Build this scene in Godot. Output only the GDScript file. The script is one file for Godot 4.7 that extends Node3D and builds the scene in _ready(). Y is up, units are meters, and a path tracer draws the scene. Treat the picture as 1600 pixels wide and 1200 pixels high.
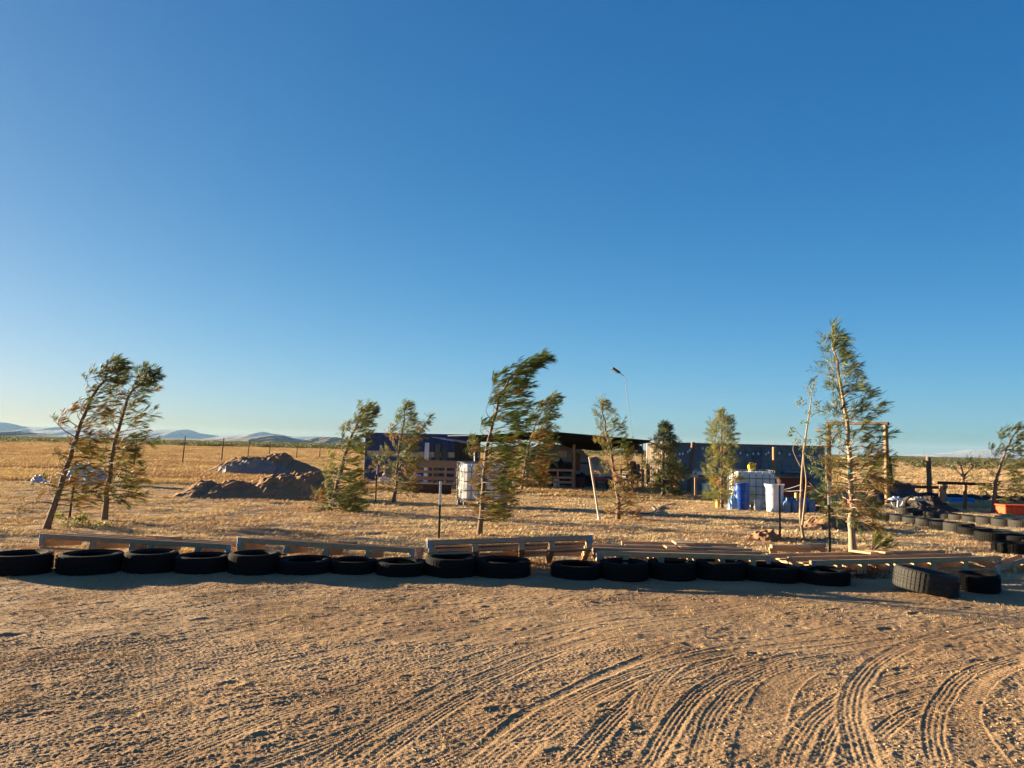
extends Node3D
# A dry farmyard on a desert plain at low sun: tyres and pallets before young wind-blown pines, containers and stores behind.

const EXPOSURE := 5.6
const HAZE := 0.00003
var rng := RandomNumberGenerator.new()
var counts := {}
var M := {}
var wind := Vector3(0.95, 0.05, -0.1)
var n_big := FastNoiseLite.new()
var n_mid := FastNoiseLite.new()
var n_clod := FastNoiseLite.new()
var n_fine := FastNoiseLite.new()


# ---------------------------------------------------------------- shapes
class Shape:
	var v := PackedVector3Array()
	var n := PackedVector3Array()
	var c := PackedColorArray()

	func tri(a: Vector3, b: Vector3, d: Vector3, na := Vector3.ZERO, nb := Vector3.ZERO, nd := Vector3.ZERO) -> void:
		var g := (d - a).cross(b - a)
		if g.length_squared() < 1e-14:
			return
		if na == Vector3.ZERO:
			na = g.normalized(); nb = na; nd = na
		elif g.dot(na + nb + nd) < 0.0:
			var t := b; b = d; d = t
			t = nb; nb = nd; nd = t
		v.append(a); v.append(b); v.append(d)
		n.append(na); n.append(nb); n.append(nd)

	func quad(a: Vector3, b: Vector3, d: Vector3, e: Vector3, out := Vector3.ZERO) -> void:
		var g := (d - a).cross(b - a)
		if out == Vector3.ZERO:
			out = g
		var m := (g if g.dot(out) >= 0.0 else -g).normalized()
		tri(a, b, d, m, m, m)
		tri(a, d, e, m, m, m)

	func box(at: Vector3, size: Vector3, b := Basis(), cut := 0.0) -> void:
		var h := size / 2.0
		if cut <= 0.0:
			for k in 3:
				for s in PackedFloat32Array([-1.0, 1.0]):
					var o := Vector3.ZERO; o[k] = h[k] * s
					var p := Vector3.ZERO; p[(k + 1) % 3] = h[(k + 1) % 3]
					var q := Vector3.ZERO; q[(k + 2) % 3] = h[(k + 2) % 3]
					quad(at + b * (o + p + q), at + b * (o - p + q), at + b * (o - p - q), at + b * (o + p - q), b * o)
			return
		var i := h - Vector3.ONE * cut
		for k in 3:
			var k1 := (k + 1) % 3
			var k2 := (k + 2) % 3
			for s in PackedFloat32Array([-1.0, 1.0]):
				var o := Vector3.ZERO; o[k] = h[k] * s
				var p := Vector3.ZERO; p[k1] = i[k1]
				var q := Vector3.ZERO; q[k2] = i[k2]
				quad(at + b * (o + p + q), at + b * (o - p + q), at + b * (o - p - q), at + b * (o + p - q), b * o)
				for r in PackedFloat32Array([-1.0, 1.0]):
					var a1 := Vector3.ZERO; a1[k] = h[k] * s; a1[k1] = i[k1] * r
					var a2 := Vector3.ZERO; a2[k] = i[k] * s; a2[k1] = h[k1] * r
					quad(at + b * (a1 + q), at + b * (a1 - q), at + b * (a2 - q), at + b * (a2 + q), b * (a1 + a2))
		for sx in PackedFloat32Array([-1.0, 1.0]):
			for sy in PackedFloat32Array([-1.0, 1.0]):
				for sz in PackedFloat32Array([-1.0, 1.0]):
					var m := Vector3(sx, sy, sz)
					var nn := (b * m).normalized()
					tri(at + b * (Vector3(h.x, i.y, i.z) * m), at + b * (Vector3(i.x, h.y, i.z) * m), at + b * (Vector3(i.x, i.y, h.z) * m), nn, nn, nn)

	func bar(a: Vector3, d: Vector3, w: float, t: float) -> void:
		var y := (d - a).normalized()
		var x := y.cross(Vector3(0, 0, 1) if absf(y.z) < 0.9 else Vector3(0, 1, 0)).normalized()
		box((a + d) / 2.0, Vector3(w, a.distance_to(d), t), Basis(x, y, x.cross(y)))

	func tube(p: Array, r: Array, sides := 8, capped := true) -> void:
		var rings := []
		var side := Vector3.ZERO
		for k in p.size():
			var along: Vector3 = (p[mini(k + 1, p.size() - 1)] - p[maxi(k - 1, 0)]).normalized()
			if side == Vector3.ZERO:
				side = along.cross(Vector3(0.31, 0.2, 0.93)).normalized()
			side = (side - along * side.dot(along)).normalized()
			var up := along.cross(side)
			var ring := PackedVector3Array()
			for s in sides:
				var a := TAU * s / sides
				ring.append(side * cos(a) + up * sin(a))
			rings.append(ring)
		for k in p.size() - 1:
			for s in sides:
				var t := (s + 1) % sides
				var a: Vector3 = rings[k][s]; var b: Vector3 = rings[k][t]; var d: Vector3 = rings[k + 1][t]; var e: Vector3 = rings[k + 1][s]
				tri(p[k] + a * r[k], p[k] + b * r[k], p[k + 1] + d * r[k + 1], a, b, d)
				tri(p[k] + a * r[k], p[k + 1] + d * r[k + 1], p[k + 1] + e * r[k + 1], a, d, e)
		if capped:
			for k in [0, p.size() - 1]:
				var o: Vector3 = (p[0] - p[1] if k == 0 else p[k] - p[k - 1]).normalized()
				for s in sides:
					tri(p[k], p[k] + rings[k][s] * r[k], p[k] + rings[k][(s + 1) % sides] * r[k], o, o, o)

	func lathe(profile: Array, segs := 24, at := Vector3.ZERO, notch := 0.0) -> void:
		# profile: Vector2(radius, height), from the bottom up along the outside
		for k in profile.size() - 1:
			var a: Vector2 = profile[k]
			var b: Vector2 = profile[k + 1]
			var m := Vector2(b.y - a.y, a.x - b.x).normalized()
			for s in segs:
				var t0 := TAU * s / segs
				var t1 := TAU * (s + 1) / segs
				var d0 := Vector3(cos(t0), 0, sin(t0))
				var d1 := Vector3(cos(t1), 0, sin(t1))
				var cut := notch if s % 2 == 0 else 0.0
				var n0 := d0 * m.x + Vector3.UP * m.y
				var n1 := d1 * m.x + Vector3.UP * m.y
				var p00 := at + d0 * (a.x - cut) + Vector3.UP * a.y
				var p01 := at + d1 * (a.x - cut) + Vector3.UP * a.y
				var p10 := at + d0 * (b.x - cut) + Vector3.UP * b.y
				var p11 := at + d1 * (b.x - cut) + Vector3.UP * b.y
				tri(p00, p01, p11, n0, n1, n1)
				tri(p00, p11, p10, n0, n1, n0)

	func sheet(rows: Array, smooth := true) -> void:
		# rows of points: a lofted surface with smooth normals
		var nr := rows.size()
		var nc: int = rows[0].size()
		var ns := []
		for i in nr:
			var row := PackedVector3Array()
			for j in nc:
				var du: Vector3 = rows[i][mini(j + 1, nc - 1)] - rows[i][maxi(j - 1, 0)]
				var dv: Vector3 = rows[mini(i + 1, nr - 1)][j] - rows[maxi(i - 1, 0)][j]
				row.append(du.cross(dv).normalized())
			ns.append(row)
		for i in nr - 1:
			for j in nc - 1:
				var a: Vector3 = rows[i][j]; var b: Vector3 = rows[i][j + 1]; var d: Vector3 = rows[i + 1][j + 1]; var e: Vector3 = rows[i + 1][j]
				if smooth:
					tri(a, b, d, ns[i][j], ns[i][j + 1], ns[i + 1][j + 1])
					tri(a, d, e, ns[i][j], ns[i + 1][j + 1], ns[i + 1][j])
				else:
					tri(a, b, d)
					tri(a, d, e)

	func mesh() -> ArrayMesh:
		var arr := []
		arr.resize(Mesh.ARRAY_MAX)
		arr[Mesh.ARRAY_VERTEX] = v
		if n.size() == v.size():
			arr[Mesh.ARRAY_NORMAL] = n
		if c.size() == v.size():
			arr[Mesh.ARRAY_COLOR] = c
		var m := ArrayMesh.new()
		m.add_surface_from_arrays(Mesh.PRIMITIVE_TRIANGLES, arr)
		return m


# ---------------------------------------------------------------- naming
func numbered(called: String) -> String:
	counts[called] = counts.get(called, -1) + 1
	return called if counts[called] == 0 else "%s_%03d" % [called, counts[called]]

func tag(o: Node, label: String, category: String, group := "", kind := "") -> void:
	o.set_meta("label", label)
	o.set_meta("category", category)
	if group: o.set_meta("group", group)
	if kind: o.set_meta("kind", kind)

func thing(called: String, label: String, category: String, at := Vector3.ZERO, turn := 0.0, group := "") -> Node3D:
	var o := Node3D.new()
	o.name = numbered(called)
	add_child(o)
	o.position = at
	o.rotation.y = turn
	tag(o, label, category, group)
	return o

func part(called: String, m, material: Material, parent: Node, at := Vector3.ZERO, b := Basis()) -> MeshInstance3D:
	var o := MeshInstance3D.new()
	o.name = called if parent != self else numbered(called)
	o.mesh = m.mesh() if m is Shape else m
	o.material_override = material
	o.transform = Transform3D(b, at)
	parent.add_child(o, true)
	return o

func structure(called: String, m, material: Material) -> MeshInstance3D:
	var o := part(called, m, material, self)
	o.set_meta("kind", "structure")
	return o

func copy_of(o: Node3D, label := "") -> Node3D:
	var d: Node3D = o.duplicate()
	var plain := String(o.name).rstrip("0123456789").rstrip("_")
	d.name = numbered(plain)
	add_child(d)
	if label: d.set_meta("label", label)
	return d

var boxes := {}
func box_mesh(size: Vector3, cut := 0.004) -> ArrayMesh:
	var key := [size.snappedf(0.002), cut]
	if not boxes.has(key):
		var s := Shape.new()
		s.box(Vector3.ZERO, size, Basis(), cut)
		boxes[key] = s.mesh()
	return boxes[key]

func piece(called: String, size: Vector3, material: Material, parent: Node, at: Vector3, b := Basis(), cut := 0.004) -> MeshInstance3D:
	return part(called, box_mesh(size, minf(cut, 0.3 * minf(size.x, minf(size.y, size.z)))), material, parent, at, b)


# ---------------------------------------------------------------- materials
func noise_tex(freq: float, dark: float, light: float, size := 512, octaves := 5, type := FastNoiseLite.TYPE_SIMPLEX_SMOOTH, tint := Color.WHITE) -> NoiseTexture2D:
	var f := FastNoiseLite.new()
	f.noise_type = type
	f.frequency = freq
	f.fractal_octaves = octaves
	f.seed = int(freq * 9000.0) + octaves
	var t := NoiseTexture2D.new()
	t.width = size; t.height = size
	t.seamless = true
	t.noise = f
	var g := Gradient.new()
	g.set_color(0, Color(dark, dark, dark).linear_to_srgb())
	g.set_color(1, Color(light * tint.r, light * tint.g, light * tint.b).linear_to_srgb())
	t.color_ramp = g
	return t

func ramp_tex(freq: float, stops: Array, size := 512, octaves := 5) -> NoiseTexture2D:
	var t := noise_tex(freq, 0, 1, size, octaves)
	var g := Gradient.new()
	g.offsets = PackedFloat32Array(stops.map(func(s): return s[0]))
	g.colors = PackedColorArray(stops.map(func(s): return Color(s[1], s[2], s[3]).linear_to_srgb()))
	t.color_ramp = g
	return t

func mat(called: String, r: float, g: float, b: float, rough := 0.85, tex: Texture2D = null, scale := 1.0, world := false) -> StandardMaterial3D:
	var m := StandardMaterial3D.new()
	m.resource_name = called
	m.albedo_color = Color(r, g, b).linear_to_srgb()
	m.roughness = rough
	m.metallic_specular = 0.4
	if tex:
		m.albedo_texture = tex
		m.uv1_triplanar = true
		m.uv1_world_triplanar = world
		m.uv1_scale = Vector3.ONE * scale
	M[called] = m
	return m

func bump(m: StandardMaterial3D, tex: Texture2D, centimetres: float) -> void:
	m.heightmap_enabled = true
	m.heightmap_texture = tex
	m.heightmap_scale = centimetres

func materials() -> void:
	var grain := noise_tex(0.02, 0.62, 1.25)
	var speck := noise_tex(0.09, 0.55, 1.3, 512, 4)
	var relief := noise_tex(0.05, 0.0, 1.0, 512, 5)
	# wood grain: long along x
	var f := FastNoiseLite.new()
	f.frequency = 0.03
	f.fractal_octaves = 4
	var im := Image.create(256, 256, false, Image.FORMAT_RGB8)
	for y in 256:
		for x in 256:
			var k := f.get_noise_3d(18.0 * cos(TAU * x / 256.0), 18.0 * sin(TAU * x / 256.0), y * 3.0) * 0.5 + 0.5
			k = 0.6 + 0.55 * k + 0.12 * f.get_noise_2d(x * 0.8, y * 11.0)
			im.set_pixel(x, y, Color(k, k * 0.98, k * 0.95).linear_to_srgb())
	var wood := ImageTexture.create_from_image(im)
	mat("pallet_wood", 0.47, 0.31, 0.175, 0.85, wood, 1.6)
	mat("pallet_wood_grey", 0.42, 0.29, 0.18, 0.9, wood, 1.9)
	mat("pallet_wood_tan", 0.56, 0.36, 0.185, 0.85, wood, 1.3)
	mat("fence_wood", 0.29, 0.20, 0.145, 0.9, wood, 1.2)
	mat("fence_wood_brown", 0.34, 0.215, 0.135, 0.9, wood, 1.5)
	mat("pole_wood", 0.32, 0.195, 0.10, 0.85, grain, 1.5)
	mat("pole_wood_dark", 0.21, 0.115, 0.07, 0.85, grain, 1.5)
	mat("pale_timber", 0.55, 0.47, 0.38, 0.85, wood, 1.0)
	mat("dark_timber", 0.075, 0.045, 0.03, 0.9, wood, 1.0)
	var rubber := mat("rubber", 0.013, 0.0125, 0.012, 0.9, ramp_tex(0.018, [[0.0, 0.75, 0.75, 0.75], [0.55, 1.0, 1.0, 1.0], [0.8, 1.5, 1.3, 1.1], [1.0, 3.2, 2.4, 1.7]]), 1.7)
	bump(rubber, relief, 0.25)
	rubber.metallic_specular = 0.22
	var dusty := mat("rubber_dusty", 0.034, 0.032, 0.027, 0.85, ramp_tex(0.02, [[0.0, 0.5, 0.5, 0.5], [0.5, 1.0, 1.0, 0.95], [1.0, 2.6, 2.2, 1.6]]), 1.9)
	bump(dusty, relief, 0.3)
	mat("bark", 0.20, 0.145, 0.10, 0.95, noise_tex(0.045, 0.35, 1.35), 3.0)
	bump(M.bark, relief, 0.8)
	mat("bark_pale", 0.36, 0.27, 0.18, 0.95, noise_tex(0.05, 0.5, 1.3), 3.0)
	bump(M.bark_pale, relief, 0.6)
	var needles := mat("needles", 1, 1, 1, 0.6)
	needles.vertex_color_use_as_albedo = true
	needles.backlight_enabled = true
	needles.backlight = Color(0.80, 0.86, 0.62)
	var straw := mat("straw", 1, 1, 1, 0.75)
	straw.vertex_color_use_as_albedo = true
	straw.backlight_enabled = true
	straw.backlight = Color(0.5, 0.45, 0.3)
	var soil := mat("soil", 0.9, 0.9, 0.9, 0.95, noise_tex(0.06, 0.62, 1.22, 1024, 6), 0.9, true)
	soil.vertex_color_use_as_albedo = true
	soil.metallic_specular = 0.2
	bump(soil, noise_tex(0.08, 0.0, 1.0, 1024, 5), 0.18)
	var plain := mat("plain_soil", 0.9, 0.9, 0.9, 0.95, noise_tex(0.02, 0.55, 1.25, 1024, 6), 0.05, true)
	plain.vertex_color_use_as_albedo = true
	plain.metallic_specular = 0.2
	bump(plain, relief, 30.0)
	mat("shaded_soil", 0.06, 0.045, 0.035, 0.95, noise_tex(0.05, 0.5, 1.3), 0.8, true)  # soil darkened so its colour carries the shade on the bank's near side
	mat("heap_soil", 0.25, 0.14, 0.07, 0.95, noise_tex(0.05, 0.5, 1.3), 0.8, true)
	mat("mound_soil", 0.33, 0.185, 0.09, 0.95, noise_tex(0.05, 0.5, 1.3), 0.8, true)
	bump(M.mound_soil, relief, 2.0)
	mat("stone", 0.36, 0.26, 0.17, 0.95, grain, 6.0)
	var hill := mat("hill_soil", 0.19, 0.155, 0.11, 0.95, noise_tex(0.02, 0.5, 1.3), 0.004, true)
	bump(hill, relief, 120.0)
	mat("mountain_rock", 0.27, 0.26, 0.26, 0.95, noise_tex(0.02, 0.5, 1.3), 0.0012, true)
	bump(M.mountain_rock, relief, 900.0)
	var paint := noise_tex(0.012, 0.65, 1.15)
	mat("container_blue", 0.028, 0.05, 0.14, 0.55, paint, 0.5)
	mat("container_cream", 0.42, 0.38, 0.27, 0.6, paint, 0.6)
	mat("shed_metal", 0.21, 0.21, 0.215, 0.5, paint, 0.45)
	mat("shed_end_toned", 0.17, 0.125, 0.09, 0.7, paint, 0.6)  # browned so the sunlit end reads tan: light put into the colour
	mat("shed_panel", 0.18, 0.165, 0.18, 0.6, paint, 0.5)
	mat("shed_roof", 0.16, 0.14, 0.13, 0.6, paint, 0.7)
	mat("shade_cloth", 0.012, 0.012, 0.014, 0.9, speck, 3.0)
	mat("tote_plastic", 0.72, 0.72, 0.68, 0.4, noise_tex(0.008, 0.8, 1.05), 0.8)
	mat("tote_water", 0.62, 0.63, 0.40, 0.4, grain, 0.8)
	mat("white_plastic", 0.75, 0.75, 0.74, 0.4, noise_tex(0.01, 0.8, 1.05), 1.0)
	mat("galvanised", 0.28, 0.29, 0.31, 0.45, grain, 4.0).metallic = 0.6
	mat("cage_steel", 0.16, 0.17, 0.18, 0.5).metallic = 0.5
	mat("post_paint", 0.03, 0.05, 0.04, 0.6, speck, 6.0)
	mat("post_rust", 0.055, 0.035, 0.028, 0.8, speck, 6.0)
	mat("white_paint", 0.72, 0.72, 0.70, 0.5, grain, 4.0)
	mat("blue_plastic", 0.012, 0.075, 0.36, 0.35, paint, 1.0)
	mat("bright_blue", 0.02, 0.26, 0.75, 0.4, paint, 1.5)
	mat("blue_sheet", 0.20, 0.38, 0.62, 0.45, grain, 2.0)
	mat("grey_sheet", 0.25, 0.235, 0.215, 0.7, noise_tex(0.03, 0.35, 1.2), 1.5)
	mat("white_sheet", 0.62, 0.64, 0.68, 0.6, grain, 2.0)
	mat("black_sheet", 0.012, 0.012, 0.014, 0.55, speck, 3.0)
	mat("orange_paint", 0.72, 0.075, 0.015, 0.5, paint, 1.5)
	mat("red_plastic", 0.42, 0.035, 0.045, 0.5, paint, 1.5)
	mat("green_plastic", 0.12, 0.42, 0.06, 0.5, paint, 1.5)
	mat("yellow_plastic", 0.78, 0.50, 0.01, 0.4, paint, 1.5)
	mat("ochre_plastic", 0.60, 0.36, 0.07, 0.5, paint, 1.5)
	mat("maroon_metal", 0.075, 0.02, 0.018, 0.6, paint, 1.5)
	mat("camper_panel", 0.22, 0.24, 0.26, 0.55, paint, 0.8)
	mat("camper_trim", 0.16, 0.075, 0.035, 0.6, paint, 1.2)
	mat("curtain", 0.55, 0.50, 0.38, 0.8, noise_tex(0.05, 0.6, 1.1), 3.0)
	mat("olive_board", 0.10, 0.10, 0.075, 0.8, paint, 1.2)
	mat("teal_board", 0.06, 0.085, 0.095, 0.8, paint, 1.2)
	mat("sack", 0.21, 0.20, 0.15, 0.9, speck, 4.0)
	mat("bulb", 0.82, 0.82, 0.80, 0.25)
	mat("tan_board", 0.34, 0.23, 0.155, 0.8, wood, 1.5)
	mat("black_leather", 0.011, 0.011, 0.014, 0.5, speck, 3.0)
	mat("jug_blue", 0.11, 0.20, 0.33, 0.25, paint, 3.0)
	mat("tie_tape", 0.05, 0.42, 0.30, 0.6)
	mat("tie_red", 0.55, 0.05, 0.03, 0.6)
	mat("hose", 0.20, 0.17, 0.14, 0.7, grain, 4.0)
	mat("lamp_body", 0.03, 0.033, 0.04, 0.6)
	mat("lamp_pole", 0.34, 0.38, 0.42, 0.7)
	mat("light_lens", 0.12, 0.12, 0.12, 0.3)
	mat("dead_weed", 0.26, 0.15, 0.075, 0.9)


# ---------------------------------------------------------------- land
func smooth(a: float, b: float, x: float) -> float:
	var t := clampf((x - a) / (b - a), 0.0, 1.0)
	return t * t * (3.0 - 2.0 * t)

func land(x: float, z: float) -> float:
	return -(0.5 + 0.011 * clampf(x, -15.0, 15.0)) * smooth(12.0, 40.0, -z)

var raster_w := PackedFloat32Array()
var raster_h := PackedFloat32Array()
var raster_add := PackedFloat32Array()
const RX0 := -8.6
const RZ0 := -10.4
const RSTEP := 0.008
const RW := 2225
const RH := 1025

func stamp_tracks() -> void:
	raster_w.resize(RW * RH); raster_h.resize(RW * RH); raster_add.resize(RW * RH)
	# each: path, width, ribs, how deep, kind (0 ribbed, 1 smooth with cross bars, 2 one deep rut)
	var tracks := [
		[[Vector2(-0.705, -3.759), Vector2(-0.523, -4.251), Vector2(-0.279, -4.838), Vector2(0.14, -5.628), Vector2(0.752, -6.451), Vector2(1.635, -7.238), Vector2(2.702, -7.856), Vector2(4.168, -8.399), Vector2(5.746, -8.859)], 0.14, 5, 0.0027, 0],
		[[Vector2(-1.393, -3.69), Vector2(-1.055, -4.007), Vector2(-0.704, -4.482), Vector2(-0.31, -5.292), Vector2(0.363, -6.274), Vector2(1.244, -7.098), Vector2(2.18, -7.653), Vector2(3.482, -8.126)], 0.12, 5, 0.0023, 0],
		[[Vector2(-0.453, -3.736), Vector2(-0.164, -4.138), Vector2(0.159, -4.639), Vector2(0.492, -5.101), Vector2(0.827, -5.491), Vector2(1.222, -5.842), Vector2(1.78, -6.252), Vector2(2.697, -6.84), Vector2(3.816, -7.444), Vector2(5.675, -8.319)], 0.15, 5, 0.0032, 0],
		[[Vector2(-0.02, -3.758), Vector2(0.221, -4.293), Vector2(0.53, -4.854), Vector2(0.895, -5.348), Vector2(1.405, -5.891), Vector2(2.104, -6.439), Vector2(2.968, -6.935)], 0.14, 5, 0.0030, 0],
		[[Vector2(-0.299, -3.744), Vector2(-0.141, -4.015), Vector2(0.043, -4.426), Vector2(0.245, -4.813), Vector2(0.628, -5.358), Vector2(1.216, -6.055)], 0.13, 1, 0.0035, 2],
		[[Vector2(0.292, -3.773), Vector2(0.498, -4.218), Vector2(0.734, -4.729), Vector2(1.032, -5.245), Vector2(1.381, -5.688), Vector2(1.971, -6.19), Vector2(2.759, -6.578)], 0.15, 5, 0.0035, 0],
		[[Vector2(0.686, -3.792), Vector2(0.862, -4.194), Vector2(1.114, -4.753), Vector2(1.404, -5.243), Vector2(1.804, -5.671), Vector2(2.408, -6.112), Vector2(3.395, -6.632), Vector2(4.58, -7.078)], 0.15, 5, 0.0035, 0],
		[[Vector2(0.817, -4.573), Vector2(0.914, -4.915), Vector2(1.065, -5.303), Vector2(1.291, -5.713), Vector2(1.492, -6.04)], 0.14, 5, 0.0023, 0],
		[[Vector2(1.245, -4.876), Vector2(1.519, -5.04), Vector2(1.884, -5.234), Vector2(2.314, -5.418), Vector2(2.784, -5.539)], 0.12, 5, 0.0021, 0],
		[[Vector2(1.26, -3.821), Vector2(1.459, -4.363), Vector2(1.703, -4.905), Vector2(1.999, -5.425), Vector2(2.504, -5.975)], 0.26, 1, 0.0027, 3],
		[[Vector2(1.535, -3.834), Vector2(1.868, -4.386), Vector2(2.063, -4.7)], 0.13, 5, 0.0037, 0],
		[[Vector2(2.308, -4.827), Vector2(2.547, -5.032), Vector2(2.816, -5.216), Vector2(3.087, -5.343), Vector2(3.55, -5.504)], 0.12, 5, 0.0035, 0],
		[[Vector2(2.044, -4.259), Vector2(2.35, -4.611), Vector2(2.709, -4.909), Vector2(3.11, -5.093)], 0.12, 4, 0.0032, 0],
		[[Vector2(2.487, -3.881), Vector2(2.681, -4.432), Vector2(2.922, -4.923), Vector2(3.424, -5.525), Vector2(3.975, -5.999), Vector2(4.535, -6.356)], 0.26, 1, 0.0032, 1],
		[[Vector2(-0.972, -3.711), Vector2(-0.785, -4.148), Vector2(-0.538, -4.651), Vector2(-0.135, -5.377), Vector2(0.459, -6.145), Vector2(1.251, -6.806), Vector2(2.316, -7.466)], 0.14, 5, 0.0025, 0],
		[[Vector2(-0.16, -3.751), Vector2(0.043, -4.193), Vector2(0.32, -4.726), Vector2(0.703, -5.25), Vector2(1.194, -5.706), Vector2(1.852, -6.143), Vector2(2.816, -6.583), Vector2(3.89, -7.017)], 0.14, 5, 0.0030, 0],
		[[Vector2(0.956, -3.806), Vector2(1.146, -4.345), Vector2(1.39, -4.885), Vector2(1.743, -5.407), Vector2(2.262, -5.87), Vector2(3.063, -6.297)], 0.13, 4, 0.0025, 0],
		[[Vector2(1.406, -3.828), Vector2(1.645, -4.281), Vector2(2.01, -4.808), Vector2(2.472, -5.274), Vector2(3.115, -5.718), Vector2(3.93, -6.084)], 0.15, 5, 0.0027, 0],
		[[Vector2(2.222, -3.868), Vector2(2.479, -4.42), Vector2(2.889, -5.041), Vector2(3.496, -5.714), Vector2(4.253, -6.257)], 0.13, 4, 0.0027, 0],
		[[Vector2(-1.78, -3.671), Vector2(-1.492, -4.197), Vector2(-1.089, -4.846), Vector2(-0.485, -5.746), Vector2(0.329, -6.7), Vector2(1.391, -7.575)], 0.15, 5, 0.0020, 0],
		[[Vector2(0.544, -7.35), Vector2(1.699, -7.815), Vector2(3.033, -8.211), Vector2(4.469, -8.431)], 0.15, 4, 0.0022, 0],
		[[Vector2(-0.501, -6.515), Vector2(0.169, -7.179), Vector2(1.096, -7.754), Vector2(2.247, -8.128)], 0.12, 5, 0.0016, 0],
		[[Vector2(-3.589, -5.853), Vector2(-3.177, -6.389), Vector2(-2.518, -6.922), Vector2(-1.701, -7.41)], 0.14, 4, 0.0014, 0],
		[[Vector2(-2.644, -4.045), Vector2(-2.413, -4.535), Vector2(-1.99, -5.174), Vector2(-1.33, -5.854), Vector2(-0.51, -6.626)], 0.15, 4, 0.0014, 0],
		[[Vector2(1.819, -3.778), Vector2(1.971, -4.255), Vector2(2.192, -4.819), Vector2(2.511, -5.403), Vector2(2.963, -6.01), Vector2(3.522, -6.557), Vector2(4.202, -7.044), Vector2(5.159, -7.571)], 0.17, 5, 0.0029, 0],
	]
	for t in tracks:
		var curve := Curve2D.new()
		var pp: Array = t[0]
		for k in pp.size():
			var tan: Vector2 = (pp[mini(k + 1, pp.size() - 1)] - pp[maxi(k - 1, 0)]) / 5.0
			curve.add_point(pp[k], -tan, tan)
		curve.bake_interval = 0.02
		var total := curve.get_baked_length()
		var half: float = t[1] / 2.0
		var ribs: int = t[2]
		var deep: float = t[3]
		var kind: int = t[4]
		var s := 0.0
		while s < total:
			var tr := curve.sample_baked_with_rotation(s)
			var here := tr.origin
			var across := tr.y
			var firm := clampf(0.85 + 0.5 * n_mid.get_noise_2d(s * 0.55 + half * 90.0, deep * 900.0), 0.45, 1.0) * smooth(0.0, 0.3, s) * smooth(0.0, 0.3, total - s)
			var lat := -half - 0.03
			while lat < half + 0.03:
				var q := here + across * lat
				var ix := int((q.x - RX0) / RSTEP)
				var iz := int((q.y - RZ0) / RSTEP)
				lat += 0.0055
				if ix < 0 or iz < 0 or ix >= RW or iz >= RH:
					continue
				var a := absf(lat)
				var w := 1.0 - smooth(half - 0.005, half + 0.03, a)
				var h := -deep * 0.5
				if kind == 0:
					h += deep * 0.55 * cos(TAU * lat * ribs / (2.0 * half))
				elif kind == 1:
					h += 0.004 * cos(TAU * s / 0.05) * (1.0 if a < half * 0.7 else 0.0)
				elif kind == 2:
					h -= deep * cos(PI * 0.5 * minf(1.0, a / half))
				if a > half - 0.008:
					h = deep * 0.7 * (1.0 - smooth(half, half + 0.03, a))
				var at := iz * RW + ix
				w *= firm
				raster_h[at] = lerpf(raster_h[at], h, w)
				raster_w[at] = maxf(raster_w[at] * (1.0 - 0.3 * w), w)
			s += 0.0055
	# footprints and scuffs
	for k in 190:
		var x := rng.randf_range(-7.5, 4.5) if k < 140 else rng.randf_range(0.0, 8.0)
		var z := rng.randf_range(-8.6, -2.6)
		var turn := rng.randf_range(-0.7, 0.9)
		var la := rng.randf_range(0.03, 0.13)
		var lb := la * rng.randf_range(0.4, 0.8)
		var deep := rng.randf_range(0.003, 0.007)
		var n := int(la * 1.6 / RSTEP)
		for i in range(-n, n + 1):
			for j in range(-n, n + 1):
				var p := Vector2(i, j).rotated(turn) * RSTEP
				var e := sqrt((p.x / la) ** 2 + (p.y / lb) ** 2)
				if e > 1.6:
					continue
				var ix := int((x - RX0) / RSTEP) + i
				var iz := int((z - RZ0) / RSTEP) + j
				if ix < 0 or iz < 0 or ix >= RW or iz >= RH:
					continue
				raster_add[iz * RW + ix] += deep * (-(1.0 - smooth(0.5, 1.0, e)) + 0.45 * smooth(0.75, 1.05, e) * (1.0 - smooth(1.05, 1.6, e)))

func near_height(x: float, z: float) -> float:
	var h := land(x, z) + 0.02 * n_big.get_noise_2d(x, z)
	var ix := int((x - RX0) / RSTEP)
	var iz := int((z - RZ0) / RSTEP)
	var w := 0.0
	var th := 0.0
	if ix >= 0 and iz >= 0 and ix < RW and iz < RH:
		w = raster_w[iz * RW + ix]
		th = raster_h[iz * RW + ix]
		h += raster_add[iz * RW + ix] * (1.0 - 0.7 * w)
	var lumps := 0.0066 * n_mid.get_noise_2d(x + 0.25 * z, z * 1.5)
	var clods := n_clod.get_noise_2d(x + 0.3 * z, z * 1.25)
	clods = 0.0034 * clods + 0.0045 * maxf(0.0, clods - 0.15)
	var patch := 0.55 + 0.45 * smooth(-0.25, 0.3, n_big.get_noise_2d(x * 3.1 + 40.0, z * 3.1))
	var fine := 0.0036 * n_fine.get_noise_2d(x, z)
	return h + th * w + (lumps + clods * patch) * (1.0 - 0.6 * w) + fine * (1.0 - 0.4 * w)

func lawn_height(x: float, z: float) -> float:
	return land(x, z) + 0.03 * n_big.get_noise_2d(x, z) + 0.03 * n_mid.get_noise_2d(x * 0.35, z * 0.7) + 0.016 * n_mid.get_noise_2d(x + 0.25 * z, z * 1.5) + 0.008 * n_clod.get_noise_2d(x * 0.7, z * 0.7)

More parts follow.
